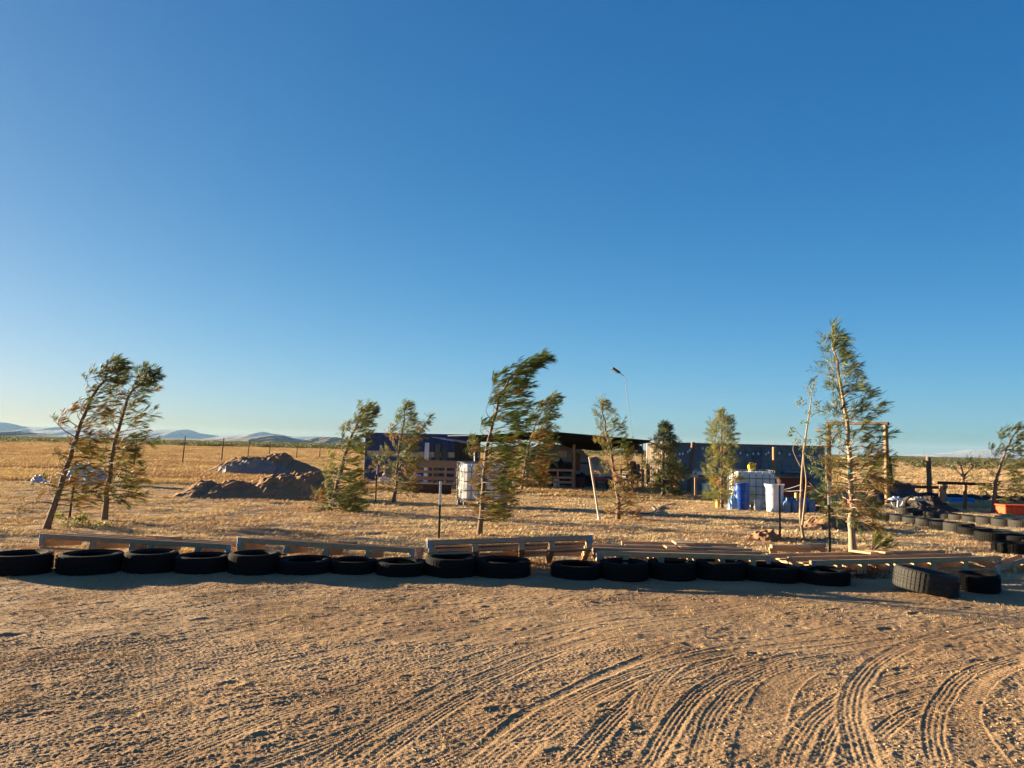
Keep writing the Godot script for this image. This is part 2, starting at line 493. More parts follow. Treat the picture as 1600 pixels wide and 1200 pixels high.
func soil_color(x: float, z: float) -> Color:
	var a := n_big.get_noise_2d(x * 1.3 + 11.0, z * 1.3)
	var b := n_mid.get_noise_2d(x * 0.8, z * 0.8 + 30.0)
	var straw := smooth(-9.2, -10.6, z)
	var sand := Color(0.47, 0.312, 0.168).lerp(Color(0.37, 0.235, 0.122), clampf(0.5 + 1.3 * a + 0.7 * b, 0.0, 1.0))
	var turf := Color(0.52, 0.375, 0.21).lerp(Color(0.40, 0.265, 0.15), clampf(0.45 + 1.3 * b, 0.0, 1.0))
	return sand.lerp(turf, straw)

func grid(into: Array, x0: float, x1: float, nx: int, z0: float, z1: float, nz: int, height: Callable, edge_drop := 0.02) -> void:
	var v := PackedVector3Array(); v.resize((nx + 1) * (nz + 1))
	var n := PackedVector3Array(); n.resize(v.size())
	var c := PackedColorArray(); c.resize(v.size())
	for j in nz + 1:
		var z := lerpf(z0, z1, float(j) / nz)
		for i in nx + 1:
			var x := lerpf(x0, x1, float(i) / nx)
			v[j * (nx + 1) + i] = Vector3(x, height.call(x, z), z)
	for j in nz + 1:
		for i in nx + 1:
			var k := j * (nx + 1) + i
			var l := v[k - 1] if i > 0 else v[k]
			var r := v[k + 1] if i < nx else v[k]
			var a := v[k - nx - 1] if j > 0 else v[k]
			var b := v[k + nx + 1] if j < nz else v[k]
			var m := (b - a).cross(r - l).normalized()
			n[k] = m if m.y > 0.0 else -m
	for j in nz + 1:
		for i in nx + 1:
			var k := j * (nx + 1) + i
			if i % 4 == 0 and j % 4 == 0 or i == nx or j == nz:
				c[k] = soil_color(v[k].x, v[k].z)
	for j in nz + 1:
		for i in nx + 1:
			c[j * (nx + 1) + i] = c[(j - j % 4) * (nx + 1) + (i - i % 4)]
	for j in nz + 1:
		for i in nx + 1:
			if i == 0 or j == 0 or i == nx or j == nz:
				v[j * (nx + 1) + i].y -= edge_drop
	var idx := PackedInt32Array(); idx.resize(nx * nz * 6)
	var q := 0
	for j in nz:
		for i in nx:
			var k := j * (nx + 1) + i
			# z falls with j, so this order is clockwise seen from above
			idx[q] = k; idx[q + 1] = k + nx + 1; idx[q + 2] = k + 1
			idx[q + 3] = k + 1; idx[q + 4] = k + nx + 1; idx[q + 5] = k + nx + 2
			q += 6
	into.append([v, n, c, idx])

func build_ground() -> void:
	stamp_tracks()
	var patches := []
	grid(patches, -5.0, 5.5, 1280, -3.0, -6.2, 400, near_height)
	grid(patches, -8.4, 9.0, 1280, -6.16, -10.3, 310, near_height)
	grid(patches, -24.0, 24.0, 640, -10.25, -30.0, 270, lawn_height, 0.05)
	# the wide sheet, lower where the finer ones lie on it
	var xs := [0.0]
	var zs := [30.0, 10.0, 2.0, -1.0]
	var st := 1.0
	while xs[-1] < 14000.0:
		xs.append(xs[-1] + st)
		st = 1.0 if xs[-1] < 26.0 else st * 1.09
	st = 1.0
	while zs[-1] > -12000.0:
		zs.append(zs[-1] - st)
		st = 1.0 if zs[-1] > -60.0 else st * 1.07
	var all_x := []
	for k in range(xs.size() - 1, 0, -1):
		all_x.append(-xs[k])
	all_x.append_array(xs)
	var nx := all_x.size() - 1
	var nz := zs.size() - 1
	var v := PackedVector3Array()
	var n := PackedVector3Array()
	var c := PackedColorArray()
	for z: float in zs:
		for x: float in all_x:
			var y := land(x, z) + 0.04 * n_big.get_noise_2d(x * 0.4, z * 0.4)
			var inside := (absf(x) < 23.0 and z < -11.0 and z > -29.0) or (absf(x) < 8.0 and z <= -6.0 and z > -12.0) or (absf(x) < 4.6 and z < -3.6 and z > -12.0)
			if inside:
				y -= 0.35
			var d := sqrt(x * x + z * z)
			if d > 60.0:
				y += 0.3 * n_big.get_noise_2d(x * 0.02, z * 0.02) * smooth(60.0, 200.0, d)
			v.append(Vector3(x, y, z))
			n.append(Vector3.UP)
			var k := n_big.get_noise_2d(x * 0.05, z * 0.25)
			c.append(Color(0.52, 0.375, 0.21).lerp(Color(0.41, 0.275, 0.155), clampf(0.45 + k, 0.0, 1.0)))
	var idx := PackedInt32Array()
	for j in nz:
		for i in nx:
			var k := j * (nx + 1) + i
			idx.append_array(PackedInt32Array([k, k + nx + 1, k + 1, k + 1, k + nx + 1, k + nx + 2]))
	patches.append([v, n, c, idx])
	var m := ArrayMesh.new()
	for p in patches:
		var arr := []
		arr.resize(Mesh.ARRAY_MAX)
		arr[Mesh.ARRAY_VERTEX] = p[0]; arr[Mesh.ARRAY_NORMAL] = p[1]; arr[Mesh.ARRAY_COLOR] = p[2]; arr[Mesh.ARRAY_INDEX] = p[3]
		m.add_surface_from_arrays(Mesh.PRIMITIVE_TRIANGLES, arr)
	for k in 3:
		m.surface_set_material(k, M.soil)
	m.surface_set_material(3, M.plain_soil)
	var o := MeshInstance3D.new()
	o.name = "ground"
	o.mesh = m
	o.set_meta("kind", "structure")
	add_child(o)

func range_of_hills(called: String, crest: Array, z: float, deep: float, material: Material, rough: float) -> void:
	# crest: Vector2(x, y) of the skyline at depth z; a ridge with two real slopes
	var rows := []
	var nr := 14
	var samples := 160
	var x0: float = crest[0].x
	var x1: float = crest[-1].x
	for j in nr + 1:
		var t := float(j) / nr * 2.0 - 1.0
		var row := PackedVector3Array()
		for i in samples + 1:
			var x := lerpf(x0, x1, float(i) / samples)
			var k := 0
			while k < crest.size() - 2 and crest[k + 1].x < x:
				k += 1
			var f := smoothstep(0.0, 1.0, (x - crest[k].x) / maxf(1.0, crest[k + 1].x - crest[k].x))
			var top := lerpf(crest[k].y, crest[k + 1].y, f)
			var wob := n_big.get_noise_2d(x * 60.0 / (x1 - x0), t * 3.0 + 7.0)
			var shape := 1.0 - absf(t) ** 1.25
			var y := -8.0 + (top + 8.0) * shape * (1.0 + rough * wob * absf(t) * 1.5) + top * 0.10 * n_mid.get_noise_2d(x * 40.0 / (x1 - x0), t) * absf(t)
			row.append(Vector3(x + deep * 0.15 * wob * absf(t), y, z - t * deep))
		rows.append(row)
	var s := Shape.new()
	s.sheet(rows)
	structure(called, s, material)


# ---------------------------------------------------------------- plants
func path_point(path: Array, t: float) -> Vector3:
	var k := t * (path.size() - 1)
	var i := clampi(int(k), 0, path.size() - 2)
	var f := k - i
	var a: Vector3 = path[maxi(i - 1, 0)]; var b: Vector3 = path[i]; var c: Vector3 = path[i + 1]; var d: Vector3 = path[mini(i + 2, path.size() - 1)]
	return b.cubic_interpolate(c, a, d, f)

func curve_at(table: Array, t: float) -> float:
	for k in table.size() - 1:
		if t <= table[k + 1][0]:
			return lerpf(table[k][1], table[k + 1][1], clampf((t - table[k][0]) / (table[k + 1][0] - table[k][0]), 0.0, 1.0))
	return table[-1][1]

func sphere_dir() -> Vector3:
	return Vector3(rng.randfn(), rng.randfn(), rng.randfn()).normalized()

func tuft(crown: Shape, p: Vector3, dir: Vector3, count: int, length: float, spread: float, blow: float, color: Color, width := 0.0055) -> void:
	for k in count:
		var start := p + dir * rng.randf_range(-0.5, 0.5) * length
		var d := (dir + sphere_dir() * spread + wind * blow * rng.randf_range(0.5, 1.3) + Vector3.DOWN * rng.randf_range(-0.1, 0.25)).normalized()
		var l := length * rng.randf_range(0.65, 1.25)
		var side := d.cross(sphere_dir()).normalized() * width
		var mid := start + d * l * 0.55
		var tip := start + d * l + wind * blow * l * 0.18 + Vector3.DOWN * l * 0.07
		crown.v.append(start - side * 0.5); crown.v.append(mid + side); crown.v.append(tip)
		var j := rng.randf_range(0.75, 1.3)
		var cc := Color(color.r * j * rng.randf_range(0.9, 1.15), color.g * j, color.b * j)
		crown.c.append(cc); crown.c.append(cc); crown.c.append(cc)

const GREEN := Color(0.150, 0.152, 0.062)
const GREEN_DEEP := Color(0.085, 0.102, 0.046)
const GREEN_YELLOW := Color(0.20, 0.195, 0.06)
const BROWN := Color(0.24, 0.115, 0.05)
const TAN := Color(0.30, 0.20, 0.09)

func pine(called: String, label: String, o: Dictionary) -> Node3D:
	# o: path (trunk), r (radius at the base), reach [[t, length]...], limbs, blow, brown [[t, share]...], lift, bark
	var path: Array = o.path
	var base: Vector3 = path[0]
	var t := thing(called, label, "tree", base)
	var wood := Shape.new()
	var crown := Shape.new()
	var pts := []
	var rad := []
	var height: float = (path[-1] - base).length()
	for k in 25:
		var f := k / 24.0
		var q := path_point(path, f) - base
		if f > 0.15:
			q += Vector3(n_mid.get_noise_2d(f * 4.0, base.x * 5.0), 0, n_mid.get_noise_2d(f * 4.0, base.x * 5.0 + 9.0)) * 0.05
		pts.append(q)
		rad.append(o.r * (1.0 - 0.9 * pow(f, 0.8)) * (1.0 + 0.3 * maxf(0.0, 0.06 - f) / 0.06) + 0.004)
	pts[0].y -= 0.06
	wood.tube(pts, rad, 9)
	var limbs: int = o.get("limbs", 60)
	var blow: float = o.get("blow", 0.8)
	var lift: float = o.get("lift", 0.45)
	var first: float = o.get("first", 0.12)
	var needle: float = o.get("needle", 0.13)
	var dense: float = o.get("dense", 1.0)
	var tint: Color = o.get("tint", Color.WHITE)
	var leaders: Array = o.get("leaders", [])
	for k in limbs:
		var f := lerpf(first, 0.985, pow((k + rng.randf()) / limbs, 1.12))
		var reach := curve_at(o.reach, f) * rng.randf_range(0.55, 1.15)
		var from := path_point(path, f) - base
		var az := k * 2.39996 + rng.randf_range(-0.4, 0.4)
		var out := Vector3(cos(az), 0, sin(az))
		# windward limbs are bent back across the tree
		var dir := (out + Vector3.UP * (lift + 0.35 * f)).normalized()
		var lp := [from]
		var lr := [maxf(0.003, o.r * 0.28 * (1.0 - 0.75 * f))]
		var p := from
		var steps := 7
		for s in steps:
			var g := (s + 1.0) / steps
			dir = (dir + wind * blow * 0.30 * (0.5 + g) + Vector3.DOWN * (0.10 if f < 0.45 else 0.02) + sphere_dir() * 0.10).normalized()
			p += dir * reach / steps
			lp.append(p)
			lr.append(maxf(0.0022, lr[0] * (1.0 - 0.85 * g)))
		wood.tube(lp, lr, 4, false)
		var brown := curve_at(o.brown, f)
		var is_brown := rng.randf() < brown
		var twigs := int(maxf(4.0, reach / 0.052 * dense))
		var clumps := int(ceil(reach / 0.22)) + 1
		var first_g := 0.2 if reach < 0.4 else 0.35
		for w in twigs:
			var g := clampf(lerpf(first_g, 1.0, float(w % clumps + 1) / clumps) + rng.randfn() * 0.05, 0.05, 1.0)
			var at := g * steps
			var i := mini(int(at), steps - 1)
			var q: Vector3 = lp[i].lerp(lp[i + 1], at - i)
			var along: Vector3 = (lp[i + 1] - lp[i]).normalized()
			var off := (along * 0.8 + sphere_dir() * 0.8 + Vector3.UP * 0.2 + wind * blow * 0.5).normalized()
			var twig_len := rng.randf_range(0.05, 0.16) * (1.3 - 0.6 * g) * (0.6 + reach)
			var e := q + off * twig_len
			var col := GREEN.lerp(GREEN_DEEP, rng.randf())
			if rng.randf() < 0.25:
				col = col.lerp(GREEN_YELLOW, rng.randf())
			if is_brown and rng.randf() < 0.85:
				col = BROWN.lerp(TAN, rng.randf() * 0.8)
			elif rng.randf() < brown * 0.35:
				col = BROWN
			col = col * tint
			tuft(crown, e, off, int(rng.randf_range(12, 21)), needle, 0.42, blow * 0.75, col, o.get("width", 0.0055))
			if twig_len > 0.08:
				wood.tube([q, e], [0.003, 0.002], 3, false)
	# the leading shoot
	for w in 14:
		var q := path_point(path, rng.randf_range(0.9, 1.0)) - base
		tuft(crown, q, (Vector3.UP + wind * blow * 0.6).normalized(), 16, needle * 0.9, 0.5, blow * 0.6, GREEN * tint, o.get("width", 0.0055))
	for l in leaders:
		var lpts := []
		var lrad := []
		for k in 9:
			lpts.append(path_point(l, k / 8.0) - base)
			lrad.append(o.r * 0.45 * (1.0 - 0.85 * k / 8.0))
		wood.tube(lpts, lrad, 6)
		for k in 26:
			var f := rng.randf_range(0.25, 1.0)
			var q := path_point(l, f) - base
			for w in 3:
				var off := (sphere_dir() + Vector3.UP * 0.5 + wind * blow).normalized()
				var e := q + off * rng.randf_range(0.03, 0.28) * (1.15 - f)
				tuft(crown, e, off, 15, needle, 0.42, blow * 0.75, GREEN.lerp(GREEN_YELLOW, rng.randf() * 0.5) * tint)
	part("trunk", wood, o.get("bark", M.bark), t)
	crown.n.clear()
	part("crown", crown, M.needles, t)
	if o.has("ties"):
		for tie in o.ties:
			var s := Shape.new()
			var q := path_point(path, tie[0]) - base
			var r: float = o.r * (1.0 - 0.9 * pow(tie[0], 0.8)) + 0.007
			s.tube([q - Vector3.UP * 0.022, q + Vector3.UP * 0.022], [r, r], 10)
			part("tie", s, tie[1], t)
	return t

func leaf_cloud(crown: Shape, p: Vector3, r: Vector3, count: int, size: float, a: Color, b: Color) -> void:
	for k in count:
		var q := p + sphere_dir() * r * pow(rng.randf(), 0.4)
		var d := sphere_dir() * size * rng.randf_range(0.6, 1.3)
		var e := d.cross(sphere_dir()).normalized() * size * 0.45
		crown.v.append(q - d); crown.v.append(q + e); crown.v.append(q + d)
		crown.v.append(q - d); crown.v.append(q + d); crown.v.append(q - e)
		var col := a.lerp(b, rng.randf()) * rng.randf_range(0.8, 1.2)
		for i in 6:
			crown.c.append(col)

func broadleaf(called: String, label: String, stems: Array, sprays: Array, leaf: float, per: int, a: Color, b: Color, bark: Material, category := "tree") -> Node3D:
	# stems: [[points], base radius]; sprays: [point, radius]
	var base: Vector3 = stems[0][0][0]
	var t := thing(called, label, category, base)
	var wood := Shape.new()
	var crown := Shape.new()
	for s in stems:
		var pts := []
		var rad := []
		var n := 14
		for k in n:
			pts.append(path_point(s[0], k / (n - 1.0)) - base)
			rad.append(maxf(0.004, s[1] * (1.0 - 0.85 * k / (n - 1.0))))
		if s[0][0] == base:
			pts[0].y -= 0.06
		wood.tube(pts, rad, 7)
	for s in sprays:
		leaf_cloud(crown, s[0] - base, Vector3(s[1], s[1] * 0.8, s[1]), per, leaf, a, b)
		var q: Vector3 = s[0] - base
		for k in 3:
			wood.tube([q + sphere_dir() * s[1] * 0.9, q], [0.002, 0.004], 3, false)
	part("trunk" if category == "tree" else "stem", wood, bark, t)
	part("crown" if category == "tree" else "foliage", crown, M.needles, t)
	return t

func tuft_mesh(blades: int, radius: float, tall: float, width: float, lean: float) -> ArrayMesh:
	var s := Shape.new()
	for k in blades:
		var a := rng.randf() * TAU
		var p := Vector3(cos(a), 0, sin(a)) * radius * sqrt(rng.randf())
		var d := (Vector3.UP + Vector3(cos(a), 0, sin(a)) * rng.randf_range(0.1, 0.8) + wind * lean + sphere_dir() * 0.3).normalized()
		if d.y < 0.1: d.y = 0.1
		var l := tall * rng.randf_range(0.5, 1.2)
		var side := d.cross(sphere_dir()).normalized() * width
		var mid := p + d * l * 0.6
		var tip := p + d * l + wind * l * lean * 0.4
		s.v.append(p - side); s.v.append(mid + side * 0.8); s.v.append(tip)
		s.v.append(p + side); s.v.append(p - side); s.v.append(mid + side * 0.8)
		var j := rng.randf_range(0.8, 1.15)
		for i in 6:
			s.c.append(Color(j, j, j))
	return s.mesh()

func scatter(called: String, label: String, category: String, m: Mesh, material: Material, places: Array) -> void:
	# places: [Transform3D, Color]
	var mm := MultiMesh.new()
	mm.transform_format = MultiMesh.TRANSFORM_3D
	mm.use_colors = true
	mm.mesh = m
	mm.instance_count = places.size()
	for k in places.size():
		mm.set_instance_transform(k, places[k][0])
		mm.set_instance_color(k, places[k][1])
	var o := MultiMeshInstance3D.new()
	o.name = numbered(called)
	o.multimesh = mm
	o.material_override = material
	add_child(o)
	tag(o, label, category, "", "stuff")

func upright(p: Vector3, size: float, flat := 1.0) -> Transform3D:
	return Transform3D(Basis(Vector3.UP, rng.randf_range(-0.6, 0.6)).scaled(Vector3(size, size * flat, size)), p)

func build_grass() -> void:
	var straw_a := Color(0.60, 0.45, 0.245)
	var straw_b := Color(0.46, 0.31, 0.17)
	var straw_c := Color(0.64, 0.52, 0.27)
	var pick := func() -> Color:
		var c: Color = straw_a.lerp(straw_b, rng.randf())
		return c.lerp(straw_c, 0.6) if rng.randf() < 0.3 else c
	var patchy := func(x: float, d: float, c: Color) -> Color:
		# weeds and trampled straw grow in patches of their own colour
		var k := n_big.get_noise_2d(x * 0.9 + 60.0, d * 2.2)
		if k > 0.12: return c.lerp(Color(0.36, 0.22, 0.13), 0.55)
		return c.lerp(Color(0.66, 0.56, 0.34), 0.45) if k < -0.18 else c
	var places := []
	# the yard behind the pallets
	while places.size() < 80000:
		var d := lerpf(9.9, 34.0, pow(rng.randf(), 1.35))
		var x := rng.randf_range(-1.0, 1.0) * (d * 0.75 + 1.5)
		var bare := n_mid.get_noise_2d(x * 0.4, -d * 0.6) + 0.4 * n_mid.get_noise_2d(x * 1.4, -d * 1.9)
		if bare < 0.0 and rng.randf() < 0.85:
			continue
		if x > 9.0 + 0.1 * d and d < 26.0 and rng.randf() < 0.75:
			continue
		var y := lawn_height(x, -d) if d < 29.9 else land(x, -d)
		places.append([upright(Vector3(x, y - 0.005, -d), rng.randf_range(0.45, 0.95) * (1.0 + 0.02 * (d - 10.0)) * (1.0 if rng.randf() < 0.97 else 1.7), rng.randf_range(0.5, 1.3)), patchy.call(x, d, pick.call())])
	scatter("grass", "short dry golden grass over the yard behind the pallets", "grass", tuft_mesh(13, 0.085, 0.06, 0.0035, 0.5), M.straw, places)
	# thin tufts on the open ground before the tyres
	places = []
	while places.size() < 5200:
		var x := rng.randf_range(-8.0, 7.0)
		var z := rng.randf_range(-9.0, -3.0)
		var k := n_mid.get_noise_2d(x * 0.5 + 9.0, z * 0.5) + 0.35 * smooth(1.0, -3.0, x) + 0.25 * smooth(-5.0, -8.5, z) - 0.42
		if k < rng.randf() * 0.35:
			continue
		places.append([upright(Vector3(x, near_height(x, z) - 0.004, z), rng.randf_range(0.35, 0.8), rng.randf_range(0.5, 1.0)), (pick.call() as Color) * 0.9])
	scatter("dry_grass_tufts", "sparse short straw tufts on the sand before the tyres", "grass", tuft_mesh(11, 0.06, 0.045, 0.002, 0.3), M.straw, places)
	# broken straws lying about
	var stick := Shape.new()
	stick.box(Vector3.ZERO, Vector3(1.0, 0.06, 0.05), Basis(Vector3.UP, 0.1))
	places = []
	for k in 5200:
		var z := -3.0 - 6.3 * pow(rng.randf(), 1.1)
		var x := rng.randf_range(-1.0, 1.0) * (0.8 - z * 0.76)
		if n_mid.get_noise_2d(x * 0.6 + 70.0, z * 0.6) + 0.3 * smooth(2.0, -3.0, x) < rng.randf_range(-0.1, 0.5):
			continue
		var l := rng.randf_range(0.015, 0.06)
		places.append([Transform3D(Basis(Vector3.UP, rng.randf() * TAU) * Basis(Vector3(0, 0, 1), rng.randfn() * 0.15) * Basis.from_scale(Vector3(l, 0.03, 0.035)), Vector3(x, near_height(x, z) + 0.002, z)), (pick.call() as Color)])
	scatter("straw_litter", "broken straw stalks lying loose on the sand", "straw", stick.mesh(), M.straw, places)
	# the plain
	places = []
	var big := tuft_mesh(40, 0.55, 0.17, 0.012, 0.5)
	while places.size() < 60000:
		var d := 32.0 + 330.0 * pow(rng.randf(), 1.8)
		var x := rng.randf_range(-1.0, 1.0) * (d * 0.78 + 4.0)
		if n_mid.get_noise_2d(x * 0.05, -d * 0.12) < -0.18:
			continue
		var y := land(x, -d)
		places.append([upright(Vector3(x, y - 0.02, -d), rng.randf_range(0.7, 1.3) * (1.0 + d / 160.0), 0.8), patchy.call(x * 0.2, d * 0.3, pick.call())])
	scatter("plain_grass", "golden dry grass covering the plain beyond the yard", "grass", big, M.straw, places)
	# grit and clods
	var rock := Shape.new()
	var ico := []
	for k in 9:
		ico.append(sphere_dir() * rng.randf_range(0.7, 1.1) * Vector3(1, 0.7, 1))
	var s := Shape.new()
	for j in 4:
		for i in 6:
			var pt := func(jj: int, ii: int) -> Vector3:
				var la := PI * jj / 4.0 - PI / 2.0
				var lo := TAU * (ii % 6) / 6.0
				var r := 1.0 + 0.35 * n_fine.get_noise_2d(ii % 6 * 7.0, jj * 5.0)
				return Vector3(cos(la) * cos(lo), sin(la) * 0.7, cos(la) * sin(lo)) * r
			s.tri(pt.call(j, i), pt.call(j, i + 1), pt.call(j + 1, i + 1))
			s.tri(pt.call(j, i), pt.call(j + 1, i + 1), pt.call(j + 1, i))
	places = []
	while places.size() < 15000:
		var z := -2.4 - 7.2 * pow(rng.randf(), 1.2)
		var x := rng.randf_range(-1.0, 1.0) * (0.8 - z * 0.76)
		var patch := n_mid.get_noise_2d(x * 0.9 + 20.0, z * 0.9)
		if patch < -0.05 and rng.randf() < 0.7:
			continue
		var ix := int((x - RX0) / RSTEP)
		var iz := int((z - RZ0) / RSTEP)
		if ix >= 0 and iz >= 0 and ix < RW and iz < RH and raster_w[iz * RW + ix] > 0.4 and rng.randf() < 0.85:
			continue
		var r := 0.0022 + 0.0075 * pow(rng.randf(), 4.0)
		var k := rng.randf_range(0.75, 1.15)
		places.append([Transform3D(Basis(sphere_dir(), rng.randf() * TAU).scaled(Vector3.ONE * r), Vector3(x, near_height(x, z) + r * 0.15, z)), Color(0.46 * k, 0.30 * k, 0.165 * k)])
	var grit := mat("grit", 1, 1, 1, 0.95)
	grit.vertex_color_use_as_albedo = true
	scatter("gravel", "small grit and soil clods strewn on the sand", "gravel", s.mesh(), grit, places)

func shrub_mesh(leaves: int, a: Color, b: Color) -> ArrayMesh:
	var s := Shape.new()
	for k in 9:
		var p := Vector3(rng.randf_range(-0.6, 0.6), rng.randf_range(0.15, 0.6), rng.randf_range(-0.6, 0.6))
		leaf_cloud(s, p, Vector3(0.42, 0.32, 0.42), leaves / 9, 0.075, a, b)
	return s.mesh()

func build_scrub() -> void:
	var m1 := shrub_mesh(260, Color(0.075, 0.08, 0.035), Color(0.13, 0.12, 0.055))
	var m2 := shrub_mesh(260, Color(0.12, 0.12, 0.05), Color(0.20, 0.17, 0.075))
	var m3 := shrub_mesh(200, Color(0.10, 0.065, 0.035), Color(0.17, 0.11, 0.05))
	var near := [
		# bushes one can tell apart on the plain: place, width, kind
		[Vector3(43.914, -0.665, -83.732), 0.406, 1],[Vector3(41.68, -0.665, -77.332), 0.583, 1],[Vector3(42.732, -0.665, -84.947), 0.275, 2],[Vector3(65.058, -0.665, -119.51), 0.58, 1],[Vector3(60.549, -0.665, -113.194), 0.366, 1],[Vector3(69.018, -0.665, -125.788), 0.542, 0],[Vector3(84.575, -0.665, -159.864), 1.55, 0],[Vector3(99.215, -0.665, -184.527), 2.187, 0],[Vector3(61.801, -0.665, -120.555), 0.52, 2],[Vector3(114.143, -0.665, -198.056), 2.348, 0],[Vector3(90.82, -0.665, -154.845), 1.001, 0],[Vector3(43.326, -0.665, -76.611), 0.495, 1],[Vector3(42.128, -0.665, -75.991), 0.409, 1],[Vector3(46.458, -0.665, -78.233), 0.422, 1],[Vector3(71.27, -0.665, -123.889), 0.467, 2],[Vector3(92.081, -0.665, -138.561), 1.493, 0],[Vector3(122.288, -0.665, -179.801), 1.744, 0],[Vector3(75.284, -0.665, -111.298), 0.72, 1],[Vector3(64.056, -0.665, -99.505), 0.483, 1],[Vector3(81.16, -0.665, -156.975), 0.846, 0],[Vector3(94.014, -0.665, -186.46), 0.904, 0],[Vector3(172.152, -0.665, -305.016), 2.301, 0],[Vector3(175.983, -0.665, -284.541), 2.453, 0],[Vector3(142.735, -0.665, -223.969), 1.689, 0],[Vector3(15.927, -0.318, -25.59), 0.207, 1],[Vector3(17.44, -0.387, -27.526), 0.178, 2],[Vector3(-124.897, -0.335, -183.352), 0.79, 0],[Vector3(-107.88, -0.335, -161.243), 0.521, 2],[Vector3(-108.803, -0.335, -169.12), 0.729, 0],[Vector3(-101.58, -0.335, -161.788), 0.436, 2],[Vector3(-102.069, -0.335, -168.072), 0.453, 2],[Vector3(-44.886, -0.335, -86.197), 0.279, 2],[Vector3(-54.951, -0.335, -143.735), 0.387, 2],[Vector3(-36.852, -0.335, -110.321), 0.238, 2],[Vector3(-101.978, -0.335, -337.663), 0.728, 2]
	]
	var kinds := [["olive_shrub", "dark olive desert bush standing on the golden plain", m1], ["pale_shrub", "pale yellow-green low bush on the golden plain", m2], ["dry_shrub", "small brown dried bush on the golden plain", m3]]
	var firsts := {}
	for q in near:
		var kind: Array = kinds[q[2]]
		var o := thing(kind[0], kind[1], "bush", q[0] - Vector3(0, 0.05, 0), rng.randf() * TAU, kind[0].replace("_", " ") + "s of the plain")
		o.scale = Vector3(q[1], q[1] * 0.85, q[1])
		var wood := Shape.new()
		for k in 5:
			wood.tube([Vector3.ZERO, sphere_dir() * 0.25 + Vector3(0, 0.4, 0)], [0.03, 0.012], 4, false)
		if not firsts.has("stem"):
			firsts["stem"] = wood.mesh()
		part("stem", firsts["stem"], M.bark, o)
		part("foliage", kind[2], M.needles, o)
	var places := []
	while places.size() < 5200:
		var d := 230.0 + 1900.0 * pow(rng.randf(), 1.6)
		var x := rng.randf_range(-0.85, 0.85) * d
		if x > 0.25 * d and d > 110.0 and rng.randf() < 0.35:
			d *= 0.6
		if n_mid.get_noise_2d(x * 0.008, d * 0.02) < -0.1 and rng.randf() < 0.7:
			continue
		var s := rng.randf_range(0.8, 2.0) * (1.0 + d / 1600.0)
		var k := rng.randf_range(0.65, 1.1)
		places.append([Transform3D(Basis(Vector3.UP, rng.randf() * TAU).scaled(Vector3(s * 1.5, s, s * 1.5)), Vector3(x, land(x, -d) - 0.1, -d)), Color(k, k, k)])
	scatter("scrub", "far band of dark desert scrub along the horizon", "scrub", m1, M.needles, places)


# ---------------------------------------------------------------- things
func tyre_meshes(r: float, w: float) -> Array:
	var rim := r * 0.6
	var h := w / 2.0
	var tread := Shape.new()
	var prof := [Vector2(r * 0.972, -h * 0.90), Vector2(r * 0.994, -h * 0.72)]
	for k in 4:
		var y0 := lerpf(-h * 0.6, h * 0.6, k / 4.0)
		var y1 := lerpf(-h * 0.6, h * 0.6, (k + 1) / 4.0)
		prof.append_array([Vector2(r, y0 + 0.004), Vector2(r, y1 - 0.008)])
		if k < 3:
			prof.append_array([Vector2(r - 0.009, y1 - 0.006), Vector2(r - 0.009, y1 + 0.002)])
	prof.append_array([Vector2(r * 0.994, h * 0.72), Vector2(r * 0.972, h * 0.90)])
	tread.lathe(prof, 96, Vector3(0, h, 0), 0.004)
	var side := Shape.new()
	for s in PackedFloat32Array([-1.0, 1.0]):
		var q := [Vector2(r * 0.970, h * 0.905), Vector2(r * 0.925, h * 0.985), Vector2(r * 0.84, h), Vector2(r * 0.835, h * 1.015), Vector2(r * 0.80, h * 1.015), Vector2(r * 0.795, h), Vector2(r * 0.70, h * 0.93), Vector2(rim * 1.04, h * 0.86), Vector2(rim, h * 0.80), Vector2(rim, h * 0.66), Vector2(rim * 1.06, h * 0.62), Vector2(r * 0.78, h * 0.84), Vector2(r * 0.90, h * 0.74), Vector2(r * 0.945, h * 0.4), Vector2(r * 0.945, 0)]
		if s < 0.0:
			q = q.map(func(p): return Vector2(p.x, -p.y))
			q.reverse()
		side.lathe(q, 48, Vector3(0, h, 0))
	return [tread.mesh(), side.mesh()]

func tyre(spec: Array, label: String, group: String, material: Material, sink := 0.02) -> Node3D:
	# spec: place, radius, width, tilt about the view axis, tilt towards the viewer
	var t := thing("tyre", label, "tyre", spec[0] - Vector3(0, sink, 0), rng.randf() * TAU, group)
	var r := snappedf(spec[1], 0.012)
	var w := snappedf(spec[2], 0.015)
	var key := ["tyre", r, w]
	if not boxes.has(key):
		boxes[key] = tyre_meshes(r, w)
	t.basis = Basis(Vector3(0, 0, 1), spec[3]) * Basis(Vector3(1, 0, 0), spec[4]) * t.basis
	if spec[3] != 0.0 or spec[4] != 0.0:
		t.position.y += r * absf(sin(spec[3])) * 0.9 + r * absf(sin(spec[4])) * 0.9
	part("tread", boxes[key][0], material, t)
	part("sidewall", boxes[key][1], material, t)
	return t

